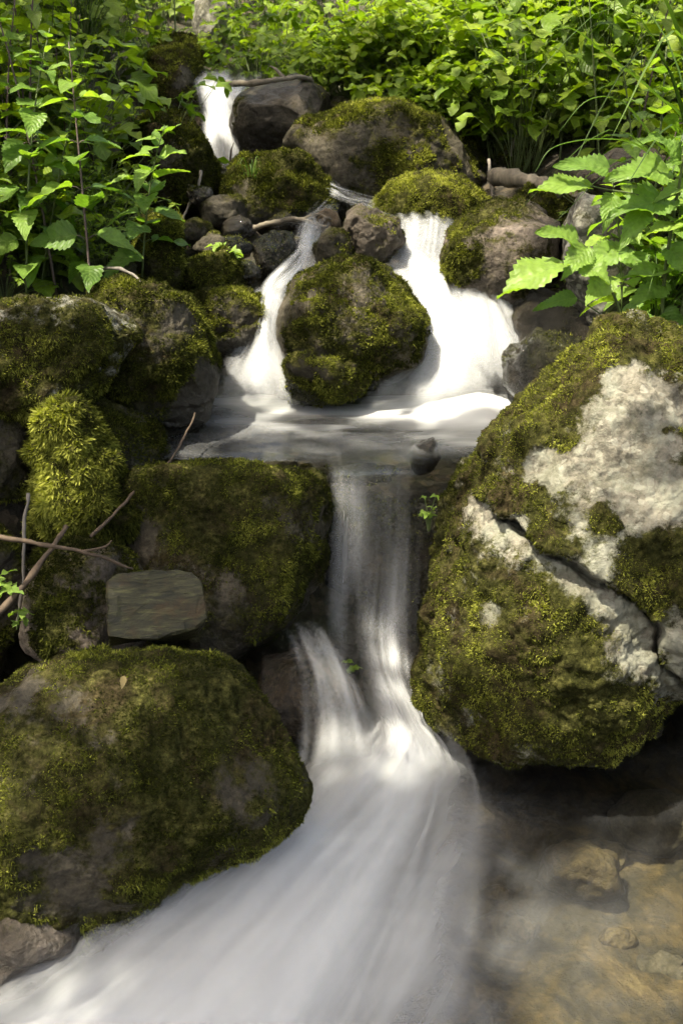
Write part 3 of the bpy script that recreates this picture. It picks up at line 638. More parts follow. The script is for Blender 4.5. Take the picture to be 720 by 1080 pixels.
def ribbon(name, secs, label, base=.45, strands=60, sden=.34, sw=(.05, .17), across=26, sub=14, prof=None, seed=0, wob=.012, edge=.45, depth=.03, spread=.24, flat=False, body=.25, clip=.04):
    """secs: (pxL, pyL, pxR, pyR, Y, density, bulge); a thin base veil with many fine strands of water before it"""
    B = Bag(); rg = np.random.default_rng(seed + 40)
    key = []
    for (xl, yl, xr, yr, Y, den, bul) in secs:
        if flat: pl_, pr_ = Q(xl, yl, Y), Q(xr, yr, Y)          # on the pool: Y is a height here
        else:
            Yl, Yr = (Y, Y) if np.isscalar(Y) else Y; pl_, pr_ = P(xl, yl, Yl), P(xr, yr, Yr)
        key.append(np.concatenate([pl_, pr_, [den, bul]]))
    K = catmull(key, sub); m = len(K)
    Lf, Rt = K[:, :3], K[:, 3:6]; cen = (Lf + Rt) / 2
    s_ = np.concatenate([[0], np.cumsum(np.linalg.norm(np.diff(cen, axis=0), axis=1))]); vn = s_ / s_[-1]
    du = unit(Rt - Lf); dv = unit(np.gradient(cen, axis=0)); nn = unit(np.cross(dv, du)); ref = np.array([0, 0, 1.]) if flat else np.array([0, -1, .5])
    nn = np.where((nn @ ref)[:, None] < 0, -nn, nn); w = np.linalg.norm(Rt - Lf, axis=1)
    ends = sstep(0, .10, vn) * sstep(1, .88, vn)
    def sheet(uu, off, alpha, bod, k):                        # uu (m, n)
        ss = np.repeat(s_[:, None], uu.shape[1], 1)
        nz = fbm(np.stack([uu * w[:, None] * 7, ss * 1.6, np.full_like(uu, seed * 3.7 + k * .9)], -1).reshape(-1, 3), 3).reshape(uu.shape)
        G = Lf[:, None] * (1 - uu)[..., None] + Rt[:, None] * uu[..., None]
        hg = K[:, 7:8] * np.sin(PI * np.clip(uu, 0, 1)) ** 2 + off + wob * nz
        V = G + nn[:, None] * hg[..., None]
        al = alpha * np.clip(K[:, 6:7], 0, 1) * ends[:, None]
        if prof is not None: al = al * prof(uu, np.repeat(vn[:, None], uu.shape[1], 1), nz)
        n = uu.shape[1]; i = np.arange(m * n).reshape(m, n); q = np.stack([i[:-1, :-1], i[:-1, 1:], i[1:, 1:], i[1:, :-1]], -1).reshape(-1, 4)
        uv = np.stack([uu * w.mean() + k * 1.37 + seed, ss + k * .71], -1).reshape(-1, 2)
        B.add(V.reshape(-1, 3), q, uv=uv, foam=np.clip(al, 0, 1).ravel(), body=(bod * ends[:, None] * np.ones_like(uu)).ravel())
    u = np.linspace(-.06, 1.06, across)[None].repeat(m, 0)
    wv = .10 * fbm(np.stack([u * 3, vn[:, None] * 4 + 0 * u, 0 * u + seed], -1).reshape(-1, 3), 2).reshape(u.shape)
    e = sstep(0, edge, u + wv) * sstep(0, edge, 1 - u + wv)
    sheet(u, 0, base * e, body * e, 0)
    for k in range(strands):
        u0 = rg.normal(.5, spread)
        while not -clip < u0 < 1 + clip: u0 = rg.normal(.5, spread)
        ww = rg.uniform(*sw); v0 = rg.uniform(-.25, .45); v1 = v0 + rg.uniform(.4, 1.2)
        cu = u0 + .035 * np.sin(vn * rg.uniform(2, 4.5) + k) + rg.normal() * .05 * (vn - .4)
        wd = ww * (.7 + .5 * vn)
        uu = cu[:, None] + wd[:, None] * np.linspace(-1, 1, 7)[None]
        pr = np.array([0, .28, .75, 1, .75, .28, 0])[None] * (sstep(v0, v0 + .3, vn) * sstep(v1, v1 - .35, vn))[:, None]
        thin = sstep(.75, .2, abs(u0 - .5))
        sheet(uu, rg.uniform(0, depth), pr * sden * rg.uniform(.4, 1.3) * (.45 + .55 * thin), 0.0, k + 1)
    o = mk(name, B.mesh(name), M['veil']); return tag(o, label, 'waterfall', kind='structure')
# topmost fall
ribbon('top_fall', [(190, 80, 272, 80, 5.2, .3, .0), (200, 88, 268, 88, 5.02, .7, .01), (208, 108, 262, 108, 4.92, .9, .02), (212, 135, 266, 135, 4.86, .95, .03), (214, 160, 272, 160, 4.78, .9, .03), (210, 182, 276, 186, 4.68, .3, .02)],
       'topmost little fall between the dark boulder and the mossy outcrop', seed=1, strands=45)
# little run above the mid stream
ribbon('upper_run', [(318, 186, 350, 188, 4.15, .2, 0), (343, 205, 368, 206, 4.05, .9, .01), (356, 211, 402, 214, 3.95, .6, .0), (378, 219, 474, 223, 3.85, .6, .0), (396, 228, 486, 231, 3.75, .7, .01), (410, 242, 482, 242, 3.68, .5, .02)],
       'thin white run of water feeding the bright fall', seed=2, strands=26)
# bright fall: chute, then the spreading skirt
ribbon('bright_fall', [(398, 222, 488, 226, 3.86, .5, .0), (410, 236, 486, 236, 3.70, .8, .02), (410, 258, 482, 258, 3.62, .92, .03), (398, 284, 486, 284, 3.54, .95, .04), (404, 308, 530, 304, 3.44, .96, .06), (408, 340, 560, 338, 3.34, .96, .07), (400, 380, 594, 378, 3.24, .95, .07), (380, 418, 620, 408, 3.13, .85, .06), (350, 452, 640, 440, 3.0, .3, .02)],
       'bright white main fall spreading into a skirt beside the mid-stream boulder', seed=3, strands=100, sden=.21, base=.22, spread=.25, sw=(.035, .13))
ribbon('bright_fall_shoulder', [(456, 304, 500, 298, 3.44, .4, .0), (464, 286, 522, 290, 3.37, .9, .03), (470, 304, 540, 312, 3.31, .95, .04), (468, 340, 564, 342, 3.25, .9, .05), (462, 388, 590, 384, 3.16, .7, .05), (455, 425, 608, 420, 3.08, .3, .02)],
       'rounded white shoulder of water arching over a hidden stone in the bright fall', seed=4, strands=60, base=.35, sden=.28)
# side fall
ribbon('side_trickle', [(338, 214, 364, 217, 3.95, .3, 0), (318, 236, 348, 240, 3.75, .42, .01), (312, 252, 341, 254, 3.62, .45, .01), (308, 272, 338, 274, 3.52, .55, .01), (290, 288, 336, 291, 3.44, .7, .01), (272, 304, 320, 311, 3.38, .75, .02), (264, 328, 304, 332, 3.33, .5, .02)],
       'narrow trickle threading between the small stones to the side fall', seed=5, strands=34)
ribbon('side_fall', [(268, 308, 312, 310, 3.37, .5, .01), (262, 330, 304, 332, 3.30, .85, .02), (256, 360, 304, 362, 3.25, .8, .03), (242, 384, 316, 384, 3.20, .55, .03), (226, 408, 334, 408, 3.13, .42, .03), (206, 442, 352, 442, 3.02, .15, .01)],
       'slim side fall fanning out into the middle pool', seed=6, strands=60)
# lower curtain and the white cascade it breaks into
def cprof(u, v, nz):
    left = np.exp(-((u - .20) / .07) ** 2) * sstep(.10, .25, v) * sstep(.75, .45, v); mid = .55 * np.exp(-((u - .33) / .06) ** 2) * sstep(.15, .28, v) * sstep(.5, .38, v)
    right = np.exp(-((u - .95 + .30 * v) / (.10 + .14 * v)) ** 2) * sstep(.25, .6, v)
    return np.clip(.05 + .10 * sstep(.2, 0, v) + .75 * left + mid + .75 * right * (.6 + .8 * v) + .85 * sstep(.68, .92, v) + .16 * nz, 0, 1.3)
ribbon('lower_curtain', [(330, 470, 462, 470, 2.83, .8, .0), (334, 486, 456, 485, 2.72, .8, .0), (337, 497, 452, 496, 2.65, .8, .005), (339, 515, 450, 513, 2.60, .9, .01), (340, 550, 448, 545, 2.56, .95, .02), (338, 600, 445, 600, 2.52, .95, .03), (334, 650, 443, 650, 2.48, .95, .03), (336, 690, 442, 688, 2.41, .95, .03), (350, 730, 446, 728, 2.32, .9, .04), (366, 766, 462, 764, 2.24, .95, .04), (368, 800, 486, 795, 2.17, .9, .04), (350, 850, 510, 840, 2.05, .3, .02)],
       'thin glassy curtain of water sliding over the ledge below the middle pool and breaking into a white cascade', seed=7, prof=cprof, edge=.22, strands=64, base=.36, sden=.44, sw=(.015, .08), spread=.28, wob=.014, body=.10)
ribbon('lower_side_branch', [(290, 662, 346, 664, 2.40, .3, .0), (300, 682, 362, 686, 2.28, .45, .02), (312, 720, 384, 728, 2.18, .42, .02), (314, 765, 402, 775, 2.11, .42, .03), (304, 815, 416, 822, 2.03, .5, .02), (270, 870, 436, 872, 1.92, .4, .02), (225, 930, 440, 930, 1.80, .15, .0)],
       'greenish veil of water slipping past the dark mossy boulder', seed=9, wob=.015, strands=60, base=.32, sden=.24)
ribbon('foam_plume', [(372, 772, 470, 770, .11, .4, .0), (345, 806, 495, 800, .12, .8, .04), (250, 868, 510, 860, .11, .72, .04), (130, 935, 505, 930, .09, .74, .04), (0, 1005, 495, 1010, .07, .82, .03), (-140, 1080, 480, 1090, .06, .9, .02), (-290, 1160, 450, 1170, .05, .6, .0)],
       'misty white plume of foam fanning out over the lower pool', seed=10, flat=True, strands=140, base=.24, sden=.20, sw=(.012, .10), spread=.23, edge=.5, depth=.04, body=0.0, clip=.28)

# ---------------------------------------------------------------- plants
def leaf_geo(L, W, segs=20, rows=2, serr=.16, fold=.25, droop=.25, curl=0.0, shape='ovate', rg=None):
    tt = np.linspace(0, 1, segs + 1)
    if shape == 'ovate': w = np.sin(PI * np.clip(tt, 0, 1) ** .62) ** .85 * (1 - .25 * tt) + .04 * (1 - tt)
    elif shape == 'round': w = np.sin(PI * tt ** .75) ** .6
    elif shape == 'lance': w = np.sin(PI * tt ** .8) ** .9
    elif shape == 'lobed': w = (np.sin(PI * tt ** .7) ** .7) * (1 + .38 * np.cos(tt * 2 * PI * 2.6 + .5))
    w = np.maximum(w, 0); w = w / w.max()
    w[-1] = 0
    teeth = 1 + serr * np.where(np.arange(segs + 1) % 2 == 1, .5, -.5); teeth[0] = 1
    fwd = np.where(np.arange(segs + 1) % 2 == 1, .35, 0) * L / segs
    V = []; UV = []
    cols = np.linspace(-1, 1, 2 * rows + 1)
    ph = 0 if rg is None else rg.uniform(0, 6)
    for j, cc in enumerate(cols):
        e = abs(cc)
        y = cc * W / 2 * w * (1 if e < .99 else teeth)
        x = tt * L + (fwd if e > .99 else 0) - e * L * .04 * (1 - tt)
        z = fold * np.abs(y) - droop * L * tt ** 2 + curl * W * np.sin(tt * 9 + ph + cc * 1.5) * e * .25 + .03 * W * np.sin(tt * 40 + e * 8) * (e > .2) * (e < .9)
        V.append(np.stack([x, y, z], -1)); UV.append(np.stack([tt, np.full_like(tt, cc)], -1))
    V = np.stack(V, 1).reshape(-1, 3); UV = np.stack(UV, 1).reshape(-1, 2)
    c = len(cols); i = np.arange((segs + 1) * c).reshape(segs + 1, c)
    q = np.stack([i[:-1, :-1], i[:-1, 1:], i[1:, 1:], i[1:, :-1]], -1).reshape(-1, 4)
    return V, q, UV
def orient(V, base, d, up):
    d = unit(d); y = unit(np.cross(up, d)); z = np.cross(d, y)
    return base + V[:, :1] * d + V[:, 1:2] * y + V[:, 2:] * z

def make_nettle(seed, H, nodes, L0, segs, rows, lean=.15, shape='ovate', petiole=.25, wr=.66, tint=.55, topf=.35, name='nettle_plant', stem='stem', leafmat='leaf', separate=False, bare=.08, loc=(0, 0, 0), pitch0=.05):
    rg = np.random.default_rng(seed)
    la = rg.uniform(0, 2 * PI); top = np.array([math.cos(la) * lean * H, math.sin(la) * lean * H, H])
    sp = catmull([np.zeros(3), top * [.25, .25, .4], top * [.6, .6, .75], top], 6)
    Sb = Bag(); Lb = Bag(); leaves = []
    Vt, qt, tt = tube(sp, np.linspace(.0042, .0016, len(sp)) * (.6 + H * .6), 6); Sb.add(Vt, qt, tt)
    a0 = rg.uniform(0, PI)
    for k in range(nodes):
        f = bare + (1 - bare) * (k + .3) / nodes; x = f * (len(sp) - 1); i0 = min(int(x), len(sp) - 2); p = sp[i0] + (sp[i0 + 1] - sp[i0]) * (x - i0)
        sz = (math.sin(PI * min(1, .25 + .75 * f)) ** .6 * (1 - topf * f) + .15)
        for sgn in (0, PI):
            az = a0 + k * PI / 2 + sgn + rg.normal() * .25
            out = np.array([math.cos(az), math.sin(az), 0])
            pit = rg.normal() * .22 + pitch0 + .5 * (f - .5)
            L = L0 * sz * rg.uniform(.8, 1.15); pl = L * petiole
            pd = unit(out * math.cos(pit + .5) + np.array([0, 0, math.sin(pit + .5)]))
            b = p + pd * pl
            pt = np.array([p, p + pd * pl * .55 + [0, 0, .004], b])
            Vp, qp, tp = tube(pt, [.0016, .0013, .0011], 5); Sb.add(Vp, qp, tp)
            d = unit(out * math.cos(pit) + np.array([0, 0, math.sin(pit)]) + rg.normal(size=3) * .1)
            V, q, uv = leaf_geo(L, L * wr * rg.uniform(.9, 1.1), segs, rows, fold=rg.uniform(.1, .4), droop=rg.uniform(.1, .5), curl=rg.uniform(0, .5), shape=shape, rg=rg)
            V = orient(V, b, d, np.array([0, 0, 1.0]) + rg.normal(size=3) * .22)
            ti = np.clip(tint + .28 * (f - .4) + rg.normal() * .24, 0, 1)
            if separate: leaves.append((b, V, q, uv, ti))
            else: Lb.add(V, q, uv=uv, tint=ti)
    root = empty(name, loc)
    mk('stem', Sb.mesh('stem'), M[stem], root)
    if separate:
        for (b, V, q, uv, ti) in leaves:
            mk('leaf', new_mesh('leaf', V - b, [q], {'tint': np.full(len(V), ti)}, uv), M[leafmat], root, b)
    else: mk('foliage', Lb.mesh('foliage'), M[leafmat], root)
    return root
def make_cover(seed, n, R, H, L0, shape='round', name='low_herb', leafmat='herb', segs=6, rows=1, wr=.8, tint=.55, cluster=3):
    """many thin stalks from one crown, a few leaflets at the end of each"""
    rg = np.random.default_rng(seed); Sb = Bag(); Lb = Bag()
    for k in range(n):
        az = rg.uniform(0, 2 * PI); r = R * math.sqrt(rg.random()); h = H * rg.uniform(.35, 1.0)
        tip = np.array([math.cos(az) * r, math.sin(az) * r, h]); sp = catmull([tip * [.1, .1, 0], tip * [.45, .45, .6], tip], 4)
        V, q, t = tube(sp, np.linspace(.0018, .0009, len(sp)), 4); Sb.add(V, q, t)
        for c in range(cluster):
            a2 = az + (c - (cluster - 1) / 2) * 2 * PI / max(cluster, 3) * .9 + rg.normal() * .2; pit = rg.normal() * .3 - .05
            d = np.array([math.cos(a2) * math.cos(pit), math.sin(a2) * math.cos(pit), math.sin(pit)])
            L = L0 * rg.uniform(.7, 1.25)
            V, q, uv = leaf_geo(L, L * wr, segs, rows, fold=rg.uniform(0, .4), droop=rg.uniform(.05, .5), curl=.4, shape=shape, rg=rg, serr=.25)
            Lb.add(orient(V, tip, d, np.array([0, 0, 1.0]) + rg.normal(size=3) * .25), q, uv=uv, tint=np.clip(tint + rg.normal() * .2 + .25 * (h / H - .6), 0, 1))
    root = empty(name, (0, 0, 0)); mk('stalk', Sb.mesh('stalk'), M['stem'], root); mk('foliage', Lb.mesh('foliage'), M[leafmat], root)
    return root
def blade_geo(pts, w, segs=18, fold=.3):
    c = catmull(pts, max(2, segs // (len(pts) - 1))); n = len(c); T = unit(np.gradient(c, axis=0))
    f = np.linspace(0, 1, n); ww = w * np.clip(np.minimum(.35 + f * 4, (1 - f) ** .7 * 1.3), 0, 1)
    sd = unit(np.cross(T, [0, 0, 1.0]) + np.array([.001, .02, 0])); nr = np.cross(sd, T)
    V = np.stack([c - sd * ww[:, None] / 2 + nr * ww[:, None] * fold, c, c + sd * ww[:, None] / 2 + nr * ww[:, None] * fold], 1).reshape(-1, 3)
    i = np.arange(n * 3).reshape(n, 3); q = np.stack([i[:-1, :-1], i[:-1, 1:], i[1:, 1:], i[1:, :-1]], -1).reshape(-1, 4)
    uv = np.stack([np.repeat(f, 3), np.tile([-1, 0, 1], n)], -1); return V, q, uv
def make_grass(seed, n, H, spread, w=.008, name='grass_tuft'):
    rg = np.random.default_rng(seed); B = Bag()
    for k in range(n):
        az = rg.uniform(0, 2 * PI); o = np.array([math.cos(az), math.sin(az), 0]); h = H * rg.uniform(.5, 1.1); r = spread * rg.uniform(.3, 1.2)
        b = o * .02 * rg.random()
        V, q, uv = blade_geo([b, b + o * r * .2 + [0, 0, h * .6], b + o * r * .6 + [0, 0, h * .9], b + o * r * 1.1 + [0, 0, h * rg.uniform(.4, .85)]], w * rg.uniform(.6, 1.2), 12)
        B.add(V, q, uv=uv, tint=rg.uniform(.2, .9))
    o = mk(name, B.mesh('grass_blade'), M['grass']); return o
def dup(root, loc, rz, s, label, cat, group):
    r = root.copy(); COL.objects.link(r); r.location = loc; r.rotation_euler = (rng.normal() * .06, rng.normal() * .06, rz); r.scale = (s, s, s)
    tag(r, label, cat, group)
    for ch in root.children:
        c = ch.copy(); COL.objects.link(c); c.parent = r
    return r
def gz(x, y): return float(ground_z(np.array([x]), np.array([y]))[0])

# prototypes: the first placement reuses the prototype itself
class Proto:
    def __init__(s, root): s.root = root; s.used = False
    def place(s, loc, rz, sc, label, cat, group):
        if not s.used:
            s.used = True; r = s.root; r.location = loc; r.rotation_euler = (0, 0, rz); r.scale = (sc,) * 3
            return tag(r, label, cat, group)
        return dup(s.root, loc, rz, sc, label, cat, group)
far_net = [Proto(make_nettle(900 + k, .62 + .08 * k, 8, .105, 8, 1, tint=.5)) for k in range(4)]
far_lob = [Proto(make_cover(920 + k, 26, .24, .46, .085, 'lobed', 'leafy_herb', 'herb', 8, 1, .95, cluster=1)) for k in range(3)]
far_low = [Proto(make_cover(940 + k, 44, .22, .24, .036, 'round', 'low_herb', 'herb', 4, 1, .75, cluster=3, tint=.7)) for k in range(3)]
near_net = [Proto(make_nettle(960 + k, .42 + .09 * k, 10, .104, 16, 2, tint=.55, stem='stem_p' if k % 2 else 'stem')) for k in range(4)]
near_low = [Proto(make_cover(980 + k, 40, .16, .17, .020, 'ovate', 'small_leaved_herb', 'herb', 5, 1, .55, cluster=4, tint=.62)) for k in range(3)]
grass_p = [Proto(make_grass(1000 + k, 18, .34, .26)) for k in range(2)]
def fits(x, y, z, h, ok):
    a = proj((x, y, z)); b = proj((x, y, z + h)); return ok(*a, *b)
def scatter(n, protos, xr, yr, h, ok, label, cat, group, smin=.8, smax=1.25):
    c = 0
    for tr in range(n * 60):
        if c >= n: break
        y = rng.uniform(*yr); x = rng.uniform(*xr); z = gz(x, y)
        if not fits(x, y, z, h, ok): continue
        protos[rng.integers(len(protos))].place((x, y, z - .015), rng.uniform(0, 6.3), rng.uniform(smin, smax), label, cat, group); c += 1
# undergrowth beyond the stream head (its base line stays above the rocks)
def ok_back(px, py, qx, qy): return -60 < px < 790 and py < 108 and not (190 < px < 245 and py > 70)
scatter(62, far_net, (-2.6, 2.6), (5.0, 8.6), .5, ok_back, 'tall nettle in the sunny undergrowth beyond the head of the stream', 'nettle', 'tall nettles beyond the head of the stream')
scatter(62, far_lob, (-2.6, 2.6), (5.0, 8.2), .4, ok_back, 'broad-leaved herb in the undergrowth beyond the head of the stream', 'herb', 'broad-leaved herbs beyond the head of the stream', .8, 1.4)
scatter(46, far_low, (-1.6, 2.6), (5.0, 6.6), .2, ok_back, 'low small-leaved herb at the edge of the rocks at the stream head', 'herb', 'low herbs at the stream head')
scatter(30, far_low, (-.3, 1.4), (4.75, 5.4), .2, lambda px, py, qx, qy: 330 < px < 560 and py < 122, 'low leafy herb crowding the back of the broad humped boulder', 'herb', 'low herbs behind the broad humped boulder', .9, 1.5)
# leafy bush over the rocks
def ok_bush(px, py, qx, qy): return 515 < px < 780 and py < 190 and qy > -60
scatter(40, far_lob, (.5, 2.4), (4.2, 5.4), .4, ok_bush, 'lobed-leaved bush plant on the bank behind the old log', 'herb', 'lobed-leaved plants behind the old log', .9, 1.3)
scatter(14, far_net, (.5, 2.4), (4.0, 5.2), .4, ok_bush, 'slender nettle on the bank behind the old log', 'nettle', 'nettles behind the old log', .8, 1.1)
scatter(34, far_low, (.2, 1.8), (4.4, 5.2), .2, lambda px, py, qx, qy: 425 < px < 640 and py < 172, 'low leafy herb under the lobed-leaved bush', 'herb', 'low herbs under the lobed-leaved bush', 1.0, 1.7)
# right bank thicket behind the key nettle
def ok_right(px, py, qx, qy): return 612 < px < 830 and py < 372 and qx > 625
scatter(30, near_net, (.55, 1.9), (2.75, 4.2), .5, ok_right, 'nettle of the thick stand behind the large sunlit boulder', 'nettle', 'nettles behind the large sunlit boulder', .7, 1.0)
scatter(12, near_low, (.55, 1.9), (2.7, 3.6), .15, ok_right, 'fine small-leaved herb between the nettles behind the large sunlit boulder', 'herb', 'small herbs behind the large sunlit boulder', .9, 1.6)
# nettle bank
def ok_left(px, py, qx, qy): return -110 < px < 165 and py < 322 and qx < 175 and not (px > 130 and py > 250)
scatter(44, near_net, (-1.9, -.4), (3.1, 4.6), .55, ok_left, 'nettle of the shady stand above the pale shelf rock', 'nettle', 'nettles above the pale shelf rock', .75, 1.15)
scatter(40, near_low, (-1.6, -.4), (2.9, 3.8), .15, ok_left, 'fine small-leaved herb at the foot of the nettles above the pale shelf rock', 'herb', 'small herbs above the pale shelf rock', .8, 1.5)
scatter(26, far_lob, (-2.2, -.5), (3.4, 5.4), .4, ok_left, 'broad-leaved herb in the shade behind the nettle stand', 'herb', 'broad-leaved herbs behind the nettle stand', .8, 1.2)
scatter(10, grass_p, (-2.0, 2.2), (4.8, 6.5), .3, lambda px, py, qx, qy: 0 < px < 720 and py < 108 and not (190 < px < 250), 'loose grass tuft among the herbs beyond the stream head', 'grass', 'grass tufts beyond the stream head')

# the big sunlit nettle on the boulder's shoulder: each leaf its own part
def px_leaf(root, rl, base, tip, wpx, Y0, Y1, tint, droop=.25, upv=(0, -.55, .83), fold=.25, rg=np.random.default_rng(77)):
    b = P(*base, Y0); tp = P(*tip, Y1); L = np.linalg.norm(tp - b); W = wpx * (Y0 / FWD[1]) / F * 1.05
    d = unit(tp - b + np.array([0, 0, droop * L * .6]))
    V, q, uv = leaf_geo(L * 1.02, W, 26, 3, serr=.20, fold=fold, droop=droop, curl=.45, rg=rg)
    V = orient(V, np.zeros(3), d, np.array(upv) + rg.normal(size=3) * .12)
    return mk('leaf', new_mesh('leaf', V, [q], {'tint': np.full(len(V), tint)}, uv), M['leaf_fg'], root, b - rl)
rl = P(655, 368, 2.62)
kn = tag(empty('nettle_plant', rl), 'sunlit nettle with large toothed leaves leaning over the bright fall', 'nettle')
Sb = Bag()
def px_stem(pts, r0, r1, rl, Sb):
    c = catmull([P(*p) for p in pts], 6); V, q, t = tube(c - rl, np.linspace(r0, r1, len(c)), 7); Sb.add(V, q, t)
px_stem([(660, 372, 2.62), (655, 335, 2.60), (640, 300, 2.58), (612, 280, 2.56), (590, 277, 2.55)], .004, .0022, rl, Sb)
px_stem([(700, 372, 2.68), (698, 320, 2.66), (703, 270, 2.64), (710, 225, 2.62), (718, 180, 2.60), (722, 130, 2.60)], .005, .003, rl, Sb)
px_stem([(640, 302, 2.58), (628, 285, 2.58), (618, 262, 2.58), (608, 252, 2.58)], .0025, .0016, rl, Sb)
px_stem([(645, 340, 2.60), (625, 326, 2.58), (606, 314, 2.57)], .002, .0014, rl, Sb)
px_stem([(706, 240, 2.64), (690, 215, 2.62), (670, 205, 2.62), (640, 200, 2.62), (622, 196, 2.62)], .0025, .0016, rl, Sb)
mk('stem', Sb.mesh('stem'), M['stem'], kn)
for (b, tp, w, Y0, Y1, ti, dr) in [
    ((592, 277), (526, 311), 44, 2.55, 2.47, .75, .15), ((608, 254), (569, 243), 27, 2.58, 2.54, .6, .2), ((612, 276), (640, 296), 30, 2.56, 2.50, .7, .3), ((618, 262), (600, 290), 26, 2.57, 2.5, .7, .35),
    ((622, 196), (563, 199), 27, 2.62, 2.56, .72, .2), ((640, 178), (588, 174), 24, 2.62, 2.58, .45, .2), ((704, 182), (645, 186), 34, 2.62, 2.55, .6, .2), ((706, 212), (648, 224), 40, 2.63, 2.55, .4, .25),
    ((662, 262), (612, 282), 30, 2.6, 2.54, .65, .25), ((640, 292), (624, 318), 28, 2.58, 2.5, .8, .3), ((606, 314), (567, 327), 17, 2.57, 2.54, .25, .3), ((704, 262), (735, 290), 34, 2.64, 2.56, .5, .3),
    ((700, 300), (668, 322), 26, 2.66, 2.6, .6, .3), ((712, 232), (740, 225), 30, 2.62, 2.56, .6, .2), ((716, 170), (690, 140), 26, 2.6, 2.58, .55, .15), ((720, 150), (752, 140), 26, 2.6, 2.55, .5, .2),
    ((680, 220), (660, 258), 24, 2.62, 2.55, .55, .4), ((655, 330), (690, 338), 20, 2.6, 2.56, .5, .3), ((698, 330), (722, 350), 26, 2.66, 2.6, .35, .3), ((646, 206), (640, 240), 20, 2.62, 2.56, .6, .35)]:
    px_leaf(kn, rl, b, tp, w, Y0, Y1, ti, dr)
# two more tall nettles of the same stand, nearer the frame edge
for k, (px, py, Y, H, lab) in enumerate([(742, 372, 2.75, .78, 'tall nettle at the frame edge behind the sunlit large-leaved nettle'), (690, 352, 2.95, .62, 'middling nettle close behind the sunlit large-leaved nettle')]):
    r = make_nettle(1100 + k, H, 11, .12, 22, 2, separate=True, leafmat='leaf_fg', tint=.5, loc=P(px, py, Y)); tag(r, lab, 'nettle')
for k, (px, py, Y, H, L0, lab) in enumerate([(655, 362, 2.78, .40, .11, 'low bushy nettle at the back shoulder of the large sunlit boulder'), (712, 372, 2.66, .52, .13, 'broad-leaved nettle between the sunlit nettle and the frame edge'),
                                          (678, 345, 3.02, .72, .12, 'tall upright nettle rising behind the pale grey rock'), (728, 330, 3.15, .85, .13, 'tallest nettle of the stand, rising past the arching grass'), (668, 300, 3.35, .62, .11, 'far nettle of the stand beside the pinkish grey flat rock')]):
    r = make_nettle(1150 + k, H, 10, L0, 20, 2, separate=True, leafmat='leaf_fg', tint=.6, loc=P(px, py, Y)); tag(r, lab, 'nettle')
# front row of the shady nettle bank
for k, (px, py, Y, H, lab, st) in enumerate([(97, 312, 3.0, .64, 'nettle with a straight purple stem in the front of the shady stand', 'stem_p'), (28, 318, 3.05, .70, 'full leafy nettle above the pale shelf rock at the frame edge', 'stem'),
                                        (150, 292, 3.25, .42, 'short pale nettle bending towards the topmost fall', 'stem'), (60, 312, 3.1, .78, 'tallest nettle of the front row above the pale shelf rock', 'stem_p')]):
    r = make_nettle(1120 + k, H, 11, .112, 20, 2, separate=True, leafmat='leaf_fg', tint=.5, stem=st, loc=P(px, py, Y), lean=.22); tag(r, lab, 'nettle')
# arching grass on the bank
for k, (pts, w, lab) in enumerate([
    ([(740, 330, 2.9), (726, 150, 2.9), (690, 100, 2.88), (640, 60, 2.85), (600, 30, 2.8), (565, 42, 2.78)], .016, 'broad grass blade arching across the top of the nettle stand'),
    ([(742, 340, 2.8), (720, 190, 2.8), (690, 150, 2.78), (655, 108, 2.75), (620, 106, 2.72), (588, 140, 2.7)], .013, 'grass blade curving down beside the lobed-leaved bush'),
    ([(735, 330, 2.75), (715, 215, 2.75), (680, 160, 2.72), (640, 147, 2.7), (585, 155, 2.66), (563, 183, 2.64)], .012, 'lowest arching grass blade with its tip over the old log'),
    ([(735, 300, 2.8), (730, 100, 2.8), (715, 40, 2.78), (700, 0, 2.75), (680, -35, 2.7)], .02, 'wide grass blade rising steeply past the frame edge')]):
    b0 = P(*pts[0]); V, q, uv = blade_geo([P(*p) - b0 for p in pts], w, 40)
    tag(mk('arching_grass', new_mesh('arching_grass', V, [q], {'tint': np.full(len(V), .45)}, uv), M['grass'], None, b0), lab, 'grass')
for k, (px, py, Y, H, sp, n, lab) in enumerate([(735, 320, 2.9, .75, .5, 26, 'big tuft of long grass at the frame edge of the nettle stand'), (266, 205, 4.0, .13, .05, 16, 'small grass tuft hanging on the boulder below the topmost fall'), (690, 352, 2.7, .22, .14, 16, 'short grass at the back shoulder of the large sunlit boulder')]):
    o = make_grass(1200 + k, n, H, sp, .012 if H > .5 else .006); o.location = P(px, py, Y); tag(o, lab, 'grass')
# seedlings and sprigs
for k, (px, py, Y, n, R, H, L0, lab) in enumerate([(131, 338, 2.86, 9, .03, .10, .016, 'pale sprig growing on the rounded boulder beside the pale shelf rock'), (236, 292, 3.42, 8, .05, .09, .040, 'bright seedling on the small mossy cushion stone'),
                                             (452, 560, 2.26, 9, .02, .09, .014, 'tiny fern-like sprig clinging to the side of the large sunlit boulder'), (14, 628, 2.05, 4, .03, .05, .030, 'bright lobed leaf sprig beside the crossing twigs, the upper of two'),
                                             (18, 664, 2.04, 3, .02, .04, .028, 'bright lobed leaf sprig hanging below the crossing twigs, the lower of two'), (366, 712, 2.33, 6, .02, .04, .016, 'little green sprig in the spray at the foot of the curtain')]):
    r = make_cover(1300 + k, n, R, H, L0, 'lobed' if L0 > .02 else 'ovate', 'seedling', 'leaf_fg', 8, 1, .8, tint=.9, cluster=3); r.location = P(px, py, Y); tag(r, lab, 'seedling')

